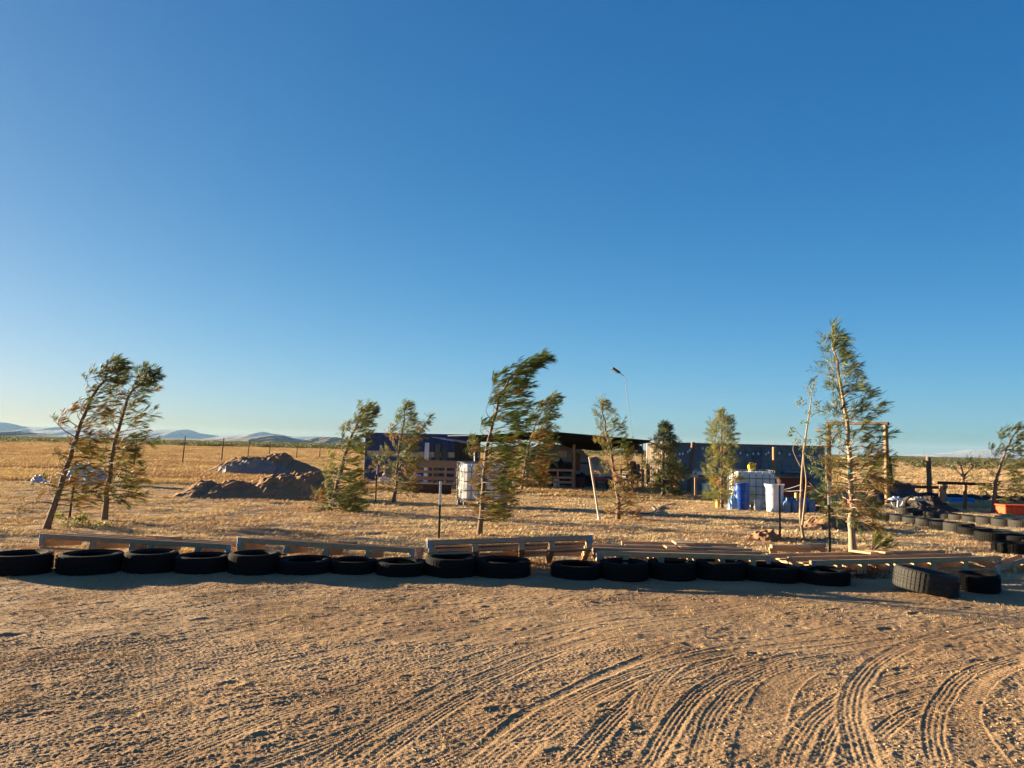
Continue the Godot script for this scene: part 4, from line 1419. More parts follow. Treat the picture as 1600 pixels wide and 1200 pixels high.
	var cloth := Shape.new()
	cloth.sheet(rows)
	part("cloth", cloth, M.shade_cloth, shade)
	var hem := Shape.new()
	var hp := []
	var hr := []
	for i in 31:
		hp.append(path_point(front, i / 30.0) - shade.position + Vector3(0, 0, 0.01))
		hr.append(0.03)
	hem.tube(hp, hr, 6)
	part("hem", hem, M.black_sheet, shade)
	for q in [[Vector3(3.252, 1.768, -38.2), Vector3(3.292, -0.53, -38.276), 0.075, M.pole_wood], [Vector3(3.797, 1.682, -40.5), Vector3(3.921, -0.543, -41.487), 0.06, M.pole_wood_dark], [Vector3(6.834, 2.012, -38.6), Vector3(7.109, -0.578, -40.246), 0.03, M.galvanised], [Vector3(-1.835, 2.048, -38), Vector3(-1.606, -0.445, -35.204), 0.05, M.galvanised], [Vector3(6.115, 2.042, -40.2), Vector3(6.99, -0.577, -42.678), 0.055, M.pole_wood]]:
		var s := Shape.new()
		var foot: Vector3 = q[1]
		s.tube([foot - Vector3(0, 0.06, 0) - shade.position, q[0] - shade.position + Vector3(0, 0.05, 0)], [q[2] * 1.1, q[2]], 10)
		part("pole", s, q[3], shade)
	var ropes := Shape.new()
	ropes.tube([Vector3(-3.336, 2.136, -39.5) - shade.position, Vector3(-1.922, 2.146, -37.1) - shade.position], [0.02, 0.02], 5)
	ropes.tube([Vector3(1.808, 2.396, -37.1) - shade.position, Vector3(-3.343, 2.086, -39.6) - shade.position], [0.015, 0.015], 5)
	part("rope", ropes, M.black_sheet, shade)
	# pale awning sheet from the container to the canopy
	var awn := thing("awning_sheet", "narrow pale awning sheet running from the blue container to the canopy", "awning", Vector3(-2.829, 1.979, -39.6))
	var sh := Shape.new()
	var a0 := Vector3(-4.117, 2.04, -39.2); var a1 := Vector3(-1.904, 1.803, -38.2); var a2 := Vector3(-1.922, 1.739, -38.6); var a3 := Vector3(-3.538, 2.018, -39.9)
	var arows := []
	for j in 5:
		var row := PackedVector3Array()
		for i in 13:
			var u := i / 12.0
			var q: Vector3 = (a0.lerp(a1, u)).lerp(a3.lerp(a2, u), j / 4.0)
			q.y -= 0.12 * sin(PI * u) * 0.5
			row.append(q - awn.position)
		arows.append(row)
	sh.sheet(arows)
	part("cloth", sh, M.white_sheet, awn)
	var ar := Shape.new()
	ar.tube([a0 - awn.position, a1 - awn.position], [0.02, 0.02], 6)
	part("edge_pipe", ar, M.galvanised, awn)
	var drop := Shape.new()  # added dark sheet standing in for the canopy shade on the container
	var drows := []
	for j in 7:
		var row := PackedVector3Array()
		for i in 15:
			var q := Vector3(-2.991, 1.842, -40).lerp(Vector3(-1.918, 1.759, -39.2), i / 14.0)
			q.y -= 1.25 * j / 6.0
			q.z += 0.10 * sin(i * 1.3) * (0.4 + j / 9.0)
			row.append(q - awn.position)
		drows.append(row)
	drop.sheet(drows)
	part("added_shade_sheet", drop, M.black_sheet, awn)
	# street lamp
	var foot := Vector3(7.652, -0.584, -43.755)
	var lamp := thing("solar_lamp", "tall thin leaning lamp pole with one flat lamp head against the sky", "lamp", foot)
	var top := Vector3(6.012, 5.515, -39.5) - foot
	var tip := Vector3(5.347, 5.909, -39.3) - foot
	var midp := Vector3(5.687, 5.704, -39.4) - foot
	var pole := Shape.new()
	pole.tube([Vector3(0, -0.1, 0), top * 0.5 + Vector3(-0.05, 0, 0), top], [0.016, 0.014, 0.012], 8)
	part("pole", pole, M.lamp_pole, lamp)
	var arm := Shape.new()
	arm.tube([top, (top + midp) / 2.0, midp], [0.016, 0.016, 0.016], 8)
	part("arm", arm, M.lamp_body, lamp)
	var ax := (tip - midp).normalized()
	var az := ax.cross(Vector3.UP).normalized()
	piece("lamp_head", Vector3((tip - midp).length() + 0.1, 0.10, 0.3), M.lamp_body, lamp, (tip + midp) / 2.0, Basis(ax, az.cross(ax), az), 0.03)
	piece("lens", Vector3((tip - midp).length() * 0.7, 0.012, 0.22), M.light_lens, lamp, (tip + midp) / 2.0 - az.cross(ax) * 0.058, Basis(ax, az.cross(ax), az))


func build_tyres() -> void:
	var row := [[Vector3(-5.813, 0, -9.008), 0.349, 0.244, 0, 0],[Vector3(-5.093, 0, -9.217), 0.372, 0.229, 0, 0],[Vector3(-4.405, 0, -9.342), 0.308, 0.233, 0, 0],[Vector3(-3.777, 0, -9.352), 0.323, 0.21, 0, 0],[Vector3(-3.132, 0, -9.34), 0.315, 0.255, 0, 0],[Vector3(-2.533, 0, -9.448), 0.344, 0.185, 0, 0],[Vector3(-1.932, 0, -9.476), 0.293, 0.185, 0, 0],[Vector3(-1.325, 0, -9.445), 0.32, 0.185, 0, 0],[Vector3(-0.713, 0, -9.48), 0.323, 0.233, 0, 0],[Vector3(-0.067, 0, -9.555), 0.365, 0.212, 0, 0],[Vector3(0.865, 0, -9.538), 0.325, 0.185, 0, 0],[Vector3(1.462, 0, -9.511), 0.317, 0.218, 0, 0],[Vector3(2.086, 0, -9.621), 0.313, 0.225, 0, 0],[Vector3(2.718, 0, -9.697), 0.319, 0.245, 0, 0],[Vector3(3.358, 0, -9.66), 0.348, 0.197, 0, 0],[Vector3(3.985, 0, -9.526), 0.316, 0.185, 0, 0]]
	var nth := ["first", "second", "third", "fourth", "fifth", "sixth", "seventh", "eighth", "ninth", "tenth", "eleventh", "twelfth", "thirteenth", "fourteenth", "fifteenth", "sixteenth"]
	for k in row.size():
		tyre(row[k], "%s black tyre of the row before the pallets, counted from the tilted dusty tyre" % nth[row.size() - 1 - k], "tyres in the row before the pallets", M.rubber)
	tyre([Vector3(4.907, 0, -8.902), 0.353, 0.245, -0.15, 0.02], "tilted dusty tyre with worn tread, apart from the row, sun on it", "", M.rubber_dusty, 0.03)
	tyre([Vector3(5.692, 0, -9.15), 0.238, 0.223, 0, 0], "flat black tyre just behind the tilted dusty tyre", "", M.rubber)
	var far_kerb := [[Vector3(12.938, -0.267, -24.405), 0.31, 0.22, 0, 0],[Vector3(12.781, -0.222, -23.106), 0.31, 0.2, 0, 0],[Vector3(12.539, -0.188, -22.075), 0.31, 0.2, 0, 0],[Vector3(12.468, -0.166, -21.344), 0.31, 0.2, 0, 0],[Vector3(12.468, -0.146, -20.695), 0.31, 0.2, 0, 0],[Vector3(12.397, -0.125, -19.958), 0.31, 0.2, 0, 0],[Vector3(12.353, -0.107, -19.293), 0.31, 0.21, 0, 0],[Vector3(12.37, -0.092, -18.7), 0.31, 0.21, 0, 0],[Vector3(12.368, -0.076, -18.059), 0.31, 0.22, 0, 0]]
	for k in far_kerb.size():
		tyre(far_kerb[k], "%s dusty grey tyre of the far kerb, counted from the gate pole" % nth[k], "tyres of the far kerb", M.rubber_dusty)
	var near_kerb := [[Vector3(10.259, -0.13, -20.324), 0.31, 0.2, 0, 0],[Vector3(10.23, -0.109, -19.51), 0.31, 0.2, 0, 0],[Vector3(10.122, -0.087, -18.656), 0.31, 0.2, 0, 0],[Vector3(10.095, -0.072, -18), 0.31, 0.21, 0, 0],[Vector3(9.987, -0.056, -17.221), 0.31, 0.2, 0, 0],[Vector3(9.908, -0.043, -16.53), 0.31, 0.22, 0, 0]]
	for k in near_kerb.size():
		tyre(near_kerb[k], "%s dusty grey tyre of the near kerb, counted from the gate pole" % nth[k], "tyres of the near kerb", M.rubber_dusty)
	# the heap where the two kerbs meet
	for q in [[Vector3(9.746, -0.029, -15.705), 0.32, 0.2, 0, 0],[Vector3(9.281, -0.012, -14.39), 0.32, 0.22, 0, 0],[Vector3(9.594, -0.01, -14.149), 0.32, 0.2, 0, 0],[Vector3(8.639, -0.002, -12.885), 0.32, 0.2, 0, 0],[Vector3(9.346, -0.003, -13.146), 0.32, 0.2, 0, 0]]:
		tyre(q, "old tyre in the jumbled heap at the kerb corner beside the pallets", "tyres in the kerb corner heap", M.rubber)


func build_pallets() -> void:
	var five := [-0.48, -0.22, 0.0, 0.24, 0.48]
	var w1 := ["pallet_wood", "pallet_wood_grey", "pallet_wood"]
	# front runner from a to b, then the tilt (rear edge down is positive)
	var rows := [
		["grey weathered long pallet resting on tyres beside the most slanting pine", Vector3(-6.069, 0.353, -9.75), Vector3(-3.587, 0.268, -9.75), 0.9, 0.10, [-0.485, -0.22, -0.01, 0.08, 0.33, 0.485], ["pallet_wood_grey", "pallet_wood_grey", "pallet_wood"]],
		["long weathered pallet sloping down, between the grey pallet and the raised one", Vector3(-3.528, 0.353, -9.8), Vector3(-1.203, 0.27, -9.75), 0.9, 0.12, five, w1],
		["pallet propped steeply with its open underside showing three runners", Vector3(-1.052, 0.386, -9.7), Vector3(1.082, 0.497, -9.7), 0.88, 0.36, [-0.47, -0.21, 0.07, 0.25, 0.475], w1],
		["flat brown pallet on the tyre row beside the steeply propped pallet", Vector3(1.134, 0.295, -9.7), Vector3(3.383, 0.286, -9.7), 0.8, 0.02, [-0.47, -0.33, -0.13, 0.07, 0.22, 0.4], ["pallet_wood_tan", "pallet_wood", "pallet_wood_grey"]],
		["longest tan pallet with sunlit blocks reaching the tilted tyre", Vector3(3.921, 0.226, -9.75), Vector3(6.939, 0.225, -10.6), 1.0, 0.05, [-0.47, -0.36, -0.24, -0.1, 0.03, 0.12, 0.3, 0.47], ["pallet_wood_tan", "pallet_wood_tan", "pallet_wood"]],
	]
	for r in rows:
		var t := pallet(r[0], (r[2] - r[1]).length(), r[3], r[5], r[6])
		lay(t, r[1], r[2], -r[4], Vector3(-(r[2] - r[1]).length() / 2.0, 0.166, r[3] / 2.0))
	var back := pallet("low pallet lying on the grass behind the flat brown pallet", 1.75, 0.7, five, w1)
	lay(back, Vector3(1.74, 0.2, -10.75), Vector3(3.411, 0.2, -10.75), 0.03, Vector3(-0.85, 0.166, 0.35))
	var p2 := pallet("tan pallet thrown askew over the last tyres at the kerb corner", 1.5, 0.9, five, ["pallet_wood_tan", "pallet_wood"])
	lay(p2, Vector3(6.659, 0.116, -10.3), Vector3(7.906, 0.271, -11), -0.28, Vector3(-0.75, 0.166, 0.45))
	var p3 := pallet("low tan pallet lying on the ground below the askew pallet", 1.4, 0.8, five, ["pallet_wood_tan", "pallet_wood"])
	lay(p3, Vector3(6.446, 0.018, -9.9), Vector3(7.564, 0.024, -10.3), -0.06, Vector3(-0.7, 0.166, 0.4))
	for q in [[Vector3(4.279, 0, -11.567), 0.6, -0.15, "short plank end lying behind the tyre row near the green post"], [Vector3(4.67, 0, -11.759), 0.5, 0.3, "short crooked plank lying behind the tyre row"]]:
		var t := thing("loose_plank", q[3], "plank", q[0] + Vector3(0, 0.0, 0.1), q[2])
		for k in 2:
			piece("plank", Vector3(q[1], 0.05, 0.1), M.pallet_wood_grey, t, Vector3(0, 0.14 + 0.055 * k, 0.06 * k), Basis(Vector3.UP, 0.2 * k))
			piece("block", Vector3(0.1, 0.13, 0.09), M.pallet_wood, t, Vector3((k - 0.5) * q[1] * 0.8, 0.05, 0))
	# dead weeds caught under the tan pallet
	var places := []
	var weed := tuft_mesh(26, 0.12, 0.13, 0.004, 0.2)
	for k in 60:
		var q := Vector3(4.52, 0, -9.766).lerp(Vector3(5.111, 0, -10.08), rng.randf()) + Vector3(0, 0, rng.randf_range(-0.7, 0.05))
		var c := rng.randf_range(0.5, 1.1)
		places.append([upright(q, rng.randf_range(0.6, 1.2)), Color(0.24, 0.12, 0.055) * c])
	scatter("dead_weeds", "dead brown weeds caught under the tan pallet", "weeds", weed, M.straw, places)


func build_trees() -> void:
	pine("pine_tree", "most slanting young pine with sparse browned needles and grey leaning trunk", {
		"path": [Vector3(-8.024, -0.002, -13.059), Vector3(-7.867, 0.585, -13.059), Vector3(-7.715, 1.254, -13.059), Vector3(-7.535, 1.873, -13.059), Vector3(-7.325, 2.418, -13.059), Vector3(-7.152, 2.694, -13.059), Vector3(-7.029, 2.879, -13.059)], "r": 0.056, "limbs": 78, "first": 0.12, "blow": 0.9, "lift": 0.35, "dense": 0.8,
		"reach": [[0.0, 0.35], [0.13, 0.55], [0.35, 0.58], [0.55, 0.42], [0.8, 0.30], [1.0, 0.12]], "brown": [[0.0, 0.85], [0.35, 0.75], [0.6, 0.35], [0.75, 0.1], [1.0, 0.0]], "tint": Color(0.80, 0.76, 0.72)})
	pine("pine_tree", "dark pine with russet inner needles next to the most slanting pine", {
		"path": [Vector3(-7.868, -0.01, -14.628), Vector3(-7.844, 0.546, -14.628), Vector3(-7.798, 1.168, -14.628), Vector3(-7.706, 1.859, -14.628), Vector3(-7.509, 2.494, -14.628), Vector3(-7.333, 2.713, -14.628), Vector3(-7.192, 2.881, -14.628)], "r": 0.058, "limbs": 88, "first": 0.11, "blow": 0.5, "lift": 0.3, "dense": 1.0,
		"reach": [[0.0, 0.4], [0.12, 0.55], [0.4, 0.6], [0.6, 0.45], [0.85, 0.26], [1.0, 0.1]], "brown": [[0.0, 0.3], [0.35, 0.55], [0.62, 0.45], [0.72, 0.08], [1.0, 0.0]], "tint": Color(0.62, 0.70, 0.64)})
	pine("pine_tree", "bushy olive pine with skirts on the ground beside the dirt mound", {
		"path": [Vector3(-4.368, -0.057, -18.2), Vector3(-4.288, 0.252, -18.2), Vector3(-4.155, 0.795, -18.2), Vector3(-4.009, 1.419, -18.2), Vector3(-3.842, 1.937, -18.2), Vector3(-3.668, 2.286, -18.2), Vector3(-3.503, 2.493, -18.2)], "r": 0.065, "limbs": 84, "first": 0.03, "blow": 0.8, "lift": 0.2, "dense": 1.2,
		"reach": [[0.0, 0.7], [0.15, 0.75], [0.4, 0.55], [0.65, 0.4], [0.85, 0.28], [1.0, 0.1]], "brown": [[0.0, 0.12], [0.4, 0.05], [1.0, 0.0]], "tint": Color(1.1, 1.02, 0.95)})
	pine("pine_tree", "twin-tipped pine growing before the blue container", {
		"path": [Vector3(-3.544, -0.157, -22.957), Vector3(-3.499, 0.233, -22.957), Vector3(-3.461, 0.819, -22.957), Vector3(-3.422, 1.407, -22.957), Vector3(-3.344, 1.999, -22.957), Vector3(-3.301, 2.494, -22.957), Vector3(-3.274, 2.851, -22.957)], "r": 0.055, "limbs": 76, "first": 0.12, "blow": 0.5, "lift": 0.45, "dense": 1.15,
		"reach": [[0.0, 0.35], [0.15, 0.6], [0.4, 0.78], [0.6, 0.6], [0.8, 0.32], [1.0, 0.1]], "brown": [[0.0, 0.35], [0.35, 0.3], [0.6, 0.08], [1.0, 0.0]], "tint": Color(1.0, 1.0, 0.95),
		"leaders": [[Vector3(-3.447, 0.818, -23), Vector3(-3.116, 1.512, -23), Vector3(-2.778, 2.072, -23), Vector3(-2.42, 2.654, -23)]]})
	pine("pine_tree", "tall windswept pine beside the caged tank, foliage streaming to one side", {
		"path": [Vector3(-0.535, -0.005, -13.724), Vector3(-0.499, 0.411, -13.724), Vector3(-0.477, 0.934, -13.724), Vector3(-0.465, 1.402, -13.724), Vector3(-0.404, 1.814, -13.724), Vector3(-0.286, 2.29, -13.724), Vector3(-0.175, 2.625, -13.724), Vector3(-0.015, 2.902, -13.724), Vector3(0.255, 3.099, -13.724), Vector3(0.562, 3.226, -13.724)], "r": 0.048, "limbs": 100, "first": 0.07, "blow": 1.1, "lift": 0.35, "dense": 0.85,
		"reach": [[0.0, 0.35], [0.1, 0.5], [0.35, 0.62], [0.5, 0.62], [0.7, 0.44], [0.85, 0.25], [0.94, 0.16], [1.0, 0.09]], "brown": [[0.0, 0.65], [0.2, 0.5], [0.35, 0.25], [0.5, 0.08], [1.0, 0.0]], "tint": Color(0.74, 0.84, 0.78), "needle": 0.15})
	pine("pine_tree", "pine with a ragged top bent over the pallet fence and camper", {
		"path": [Vector3(0.524, -0.458, -34.704), Vector3(0.63, 0.162, -34.704), Vector3(0.734, 0.933, -34.704), Vector3(0.895, 1.827, -34.704), Vector3(1.175, 2.787, -34.704), Vector3(1.522, 3.453, -34.704), Vector3(1.993, 3.943, -34.704)], "r": 0.075, "limbs": 80, "first": 0.1, "blow": 0.85, "lift": 0.35, "dense": 0.75, "needle": 0.2, "width": 0.011,
		"reach": [[0.0, 0.7], [0.2, 1.25], [0.45, 1.2], [0.7, 0.85], [0.9, 0.55], [1.0, 0.25]], "brown": [[0.0, 0.75], [0.3, 0.4], [0.5, 0.1], [1.0, 0.0]], "tint": Color(1.05, 1.0, 0.9)})
	pine("pine_tree", "slender pine tied beside a white pole, russet lower needles", {
		"path": [Vector3(2.6, -0.06, -17.886), Vector3(2.596, 0.347, -17.886), Vector3(2.53, 0.876, -17.886), Vector3(2.448, 1.408, -17.886), Vector3(2.319, 1.941, -17.886), Vector3(2.222, 2.37, -17.886), Vector3(2.172, 2.709, -17.886)], "r": 0.055, "limbs": 70, "first": 0.05, "blow": 0.3, "lift": 0.4, "dense": 1.1,
		"reach": [[0.0, 0.4], [0.12, 0.45], [0.25, 0.3], [0.45, 0.52], [0.7, 0.36], [0.9, 0.16], [1.0, 0.08]], "brown": [[0.0, 0.85], [0.25, 0.6], [0.45, 0.4], [0.6, 0.1], [1.0, 0.0]], "tint": Color(1.05, 1.0, 0.9)})
	pine("pine_tree", "small dark pine close to the end of the slate shed", {
		"path": [Vector3(6.672, -0.474, -32.564), Vector3(6.669, 0.189, -32.564), Vector3(6.666, 1.021, -32.564), Vector3(6.691, 1.717, -32.564), Vector3(6.688, 2.275, -32.564), Vector3(6.714, 2.668, -32.564)], "r": 0.08, "limbs": 96, "first": 0.08, "blow": 0.25, "lift": 0.45, "dense": 1.0, "needle": 0.2, "width": 0.011,
		"reach": [[0.0, 0.7], [0.3, 0.75], [0.6, 0.5], [0.85, 0.28], [1.0, 0.1]], "brown": [[0.0, 0.3], [0.5, 0.15], [1.0, 0.0]], "tint": Color(0.9, 0.95, 0.9)})
	pine("pine_tree", "dense upright yellow-green pine with a yellow bucket at its foot", {
		"path": [Vector3(6.894, -0.236, -24.32), Vector3(6.896, 0.278, -24.32), Vector3(6.897, 1.002, -24.32), Vector3(6.899, 1.729, -24.32), Vector3(6.879, 2.354, -24.32), Vector3(6.86, 2.878, -24.32)], "r": 0.06, "limbs": 104, "first": 0.06, "blow": 0.12, "lift": 0.9, "dense": 1.25,
		"reach": [[0.0, 0.4], [0.2, 0.62], [0.45, 0.68], [0.7, 0.55], [0.85, 0.3], [0.93, 0.12], [1.0, 0.08]], "brown": [[0.0, 0.15], [0.4, 0.03], [1.0, 0.0]], "tint": Color(1.45, 1.35, 0.95)})
	pine("pine_tree", "tallest pine with a pale tied trunk and open whorls near the green post", {
		"path": [Vector3(5.499, 0, -12.021), Vector3(5.485, 0.383, -12.021), Vector3(5.474, 0.889, -12.021), Vector3(5.471, 1.349, -12.021), Vector3(5.458, 1.811, -12.021), Vector3(5.415, 2.328, -12.021), Vector3(5.339, 2.785, -12.021), Vector3(5.252, 3.213, -12.021), Vector3(5.226, 3.571, -12.021)], "r": 0.058, "limbs": 112, "first": 0.15, "blow": 0.33, "lift": 0.3, "dense": 1.0, "bark": M.bark_pale, "needle": 0.14,
		"reach": [[0.0, 0.35], [0.18, 0.52], [0.35, 0.6], [0.5, 0.52], [0.7, 0.34], [0.9, 0.2], [1.0, 0.1]], "brown": [[0.0, 0.4], [0.25, 0.45], [0.42, 0.4], [0.55, 0.08], [1.0, 0.0]], "tint": Color(0.85, 0.95, 0.8),
		"ties": [[0.16, M.tie_tape], [0.24, M.tie_red], [0.37, M.tie_tape]]})
	pine("pine_tree", "open pine leaning by the orange box beyond the kerb tyres", {
		"path": [Vector3(17.132, -0.351, -26.507), Vector3(17.172, 0.143, -26.507), Vector3(17.236, 0.707, -26.507), Vector3(17.392, 1.275, -26.507), Vector3(17.639, 1.847, -26.507), Vector3(17.883, 2.307, -26.507), Vector3(18.102, 2.676, -26.507)], "r": 0.085, "limbs": 44, "first": 0.12, "blow": 0.7, "lift": 0.35, "dense": 0.8, "needle": 0.17, "width": 0.008,
		"reach": [[0.0, 0.6], [0.2, 1.0], [0.5, 0.95], [0.75, 0.6], [1.0, 0.2]], "brown": [[0.0, 0.25], [0.4, 0.08], [1.0, 0.0]], "tint": Color(0.95, 0.95, 0.85)})
	broadleaf("weed_clump", "low green weeds between the feet of the two slanting pines", [[[Vector3(-7.807, -0.005, -13.763), Vector3(-7.812, 0.076, -13.763), Vector3(-7.795, 0.158, -13.763)], 0.01]],
		[[Vector3(-8.038, 0.007, -13.6), 0.14],[Vector3(-7.833, 0.057, -13.6), 0.2],[Vector3(-7.623, 0.039, -13.6), 0.18],[Vector3(-7.435, -0.003, -13.6), 0.16],[Vector3(-7.226, -0.021, -13.6), 0.14],[Vector3(-7.725, 0.174, -13.6), 0.12],[Vector3(-8.166, 0.188, -13.6), 0.12]], 0.03, 90, Color(0.14, 0.15, 0.05), Color(0.28, 0.24, 0.10), M.bark, "weeds")
	# a low spray of young pine at the foot of the tallest one
	var lt := thing("pine_sapling", "low pine sapling spreading at the foot of the tallest pine", "sapling", Vector3(6.051, -0.001, -12.549))
	var crown := Shape.new()
	var wood := Shape.new()
	for k in 16:
		var d := Vector3(rng.randf_range(-0.2, 1.0), rng.randf_range(0.15, 0.8), rng.randf_range(-0.6, 0.6)).normalized()
		var q := d * rng.randf_range(0.18, 0.42)
		wood.tube([Vector3.ZERO, q], [0.008, 0.003], 4, false)
		for j in 3:
			tuft(crown, q * (0.6 + 0.2 * j), d, 16, 0.12, 0.4, 0.4, GREEN.lerp(GREEN_YELLOW, rng.randf()))
	part("stem", wood, M.bark, lt)
	part("foliage", crown, M.needles, lt)
	var d10 := 13.949
	broadleaf("young_tree", "thin bare two-stemmed young tree with few leaves, tied by wires", [
		[[Vector3(5.486, -0.008, -13.954), Vector3(5.419, 0.401, -13.954), Vector3(5.436, 0.874, -13.954), Vector3(5.466, 1.349, -13.954), Vector3(5.519, 1.827, -13.954), Vector3(5.597, 2.309, -13.954), Vector3(5.65, 2.672, -13.954), Vector3(5.69, 3.013, -13.954)], 0.032],
		[[Vector3(5.159, 0.356, -13.2), Vector3(5.209, 0.802, -13.2), Vector3(5.236, 1.139, -13.2), Vector3(5.194, 1.476, -13.2), Vector3(5.187, 1.814, -13.2)], 0.022],
		[[Vector3(5.148, 1.362, -13.2), Vector3(5.059, 1.529, -13.2), Vector3(5.004, 1.697, -13.2), Vector3(5.085, 1.812, -13.2), Vector3(5.052, 1.925, -13.2)], 0.009],
		[[Vector3(5.317, 2.249, -13.2), Vector3(5.421, 2.331, -13.2), Vector3(5.547, 2.368, -13.2), Vector3(5.639, 2.438, -13.2)], 0.008],
		[[Vector3(5.244, 1.816, -13.2), Vector3(5.132, 1.926, -13.2), Vector3(5.019, 2.06, -13.2), Vector3(4.951, 2.013, -13.2)], 0.006],
		[[Vector3(5.344, 2.557, -13.2), Vector3(5.277, 2.705, -13.2), Vector3(5.222, 2.841, -13.2)], 0.006]],
		[[Vector3(5.383, 2.89, -13.2), 0.09],[Vector3(5.324, 2.774, -13.2), 0.11],[Vector3(5.173, 2.542, -13.2), 0.12],[Vector3(5.138, 2.473, -13.2), 0.08],[Vector3(5.435, 2.502, -13.2), 0.09],[Vector3(5.467, 2.389, -13.2), 0.09],[Vector3(5.616, 2.415, -13.2), 0.07],[Vector3(5.369, 2.707, -13.2), 0.1],[Vector3(4.996, 2.014, -13.2), 0.06],[Vector3(4.961, 1.934, -13.2), 0.05],[Vector3(5.085, 1.812, -13.2), 0.08],[Vector3(5.237, 2.156, -13.2), 0.08],[Vector3(5.296, 2.328, -13.2), 0.07],[Vector3(5.186, 1.701, -13.2), 0.1],[Vector3(5.267, 1.816, -13.2), 0.08],[Vector3(5.298, 1.568, -13.2), 0.12],[Vector3(5.379, 1.705, -13.2), 0.1],[Vector3(5.41, 1.48, -13.2), 0.1],[Vector3(5.328, 1.31, -13.2), 0.1],[Vector3(5.471, 1.821, -13.2), 0.08]],
		0.022, 34, Color(0.10, 0.13, 0.05), Color(0.17, 0.19, 0.08), M.bark_pale)
	broadleaf("leafy_bush", "grey-green leafy bush at the foot of the small dark pine", [[[Vector3(7.33, -0.49, -33.019), Vector3(7.328, 0.041, -33.019), Vector3(7.355, 0.547, -33.019), Vector3(7.382, 0.942, -33.019)], 0.05], [[Vector3(7.413, -0.118, -33.4), Vector3(7.24, 0.531, -33.4), Vector3(7.124, 0.784, -33.4)], 0.03], [[Vector3(7.413, -0.118, -33.4), Vector3(7.64, 0.454, -33.4), Vector3(7.783, 0.685, -33.4)], 0.03]],
		[[Vector3(7.381, 0.932, -33.4), 0.4],[Vector3(7.582, 0.737, -33.4), 0.4],[Vector3(7.182, 0.728, -33.4), 0.4],[Vector3(7.755, 0.542, -33.4), 0.32],[Vector3(7.411, 0.534, -33.4), 0.4],[Vector3(7.152, 1.013, -33.4), 0.3]], 0.07, 130, Color(0.16, 0.17, 0.09), Color(0.30, 0.29, 0.17), M.bark_pale, "bush")
	broadleaf("thorn_tree", "nearly bare flat-topped thorn tree out on the plain", [[[Vector3(37.809, -0.665, -62.343), Vector3(37.823, -0.188, -62.343), Vector3(37.786, 0.342, -62.343), Vector3(37.641, 0.871, -62.343), Vector3(37.328, 1.13, -62.343)], 0.16], [[Vector3(37.823, -0.188, -62.343),Vector3(38.16, 0.351, -62.343),Vector3(38.654, 0.733, -62.343),Vector3(38.98, 0.9, -62.343)], 0.1], [[Vector3(37.827, -0.081, -62.343),Vector3(37.413, 0.388, -62.343),Vector3(37.1, 0.646, -62.343)], 0.09], [[Vector3(37.82, -0.294, -62.343),Vector3(38.258, 0.034, -62.343),Vector3(38.746, 0.257, -62.343)], 0.07]],
		[[Vector3(37.273, 1.076, -62.343), 0.5],[Vector3(37.698, 0.979, -62.343), 0.45],[Vector3(38.232, 0.937, -62.343), 0.5],[Vector3(38.659, 0.893, -62.343), 0.55],[Vector3(38.925, 0.846, -62.343), 0.4],[Vector3(37.048, 0.699, -62.343), 0.3],[Vector3(37.704, -0.614, -62.343), 0.5]], 0.09, 60, Color(0.08, 0.085, 0.05), Color(0.14, 0.13, 0.08), M.bark)


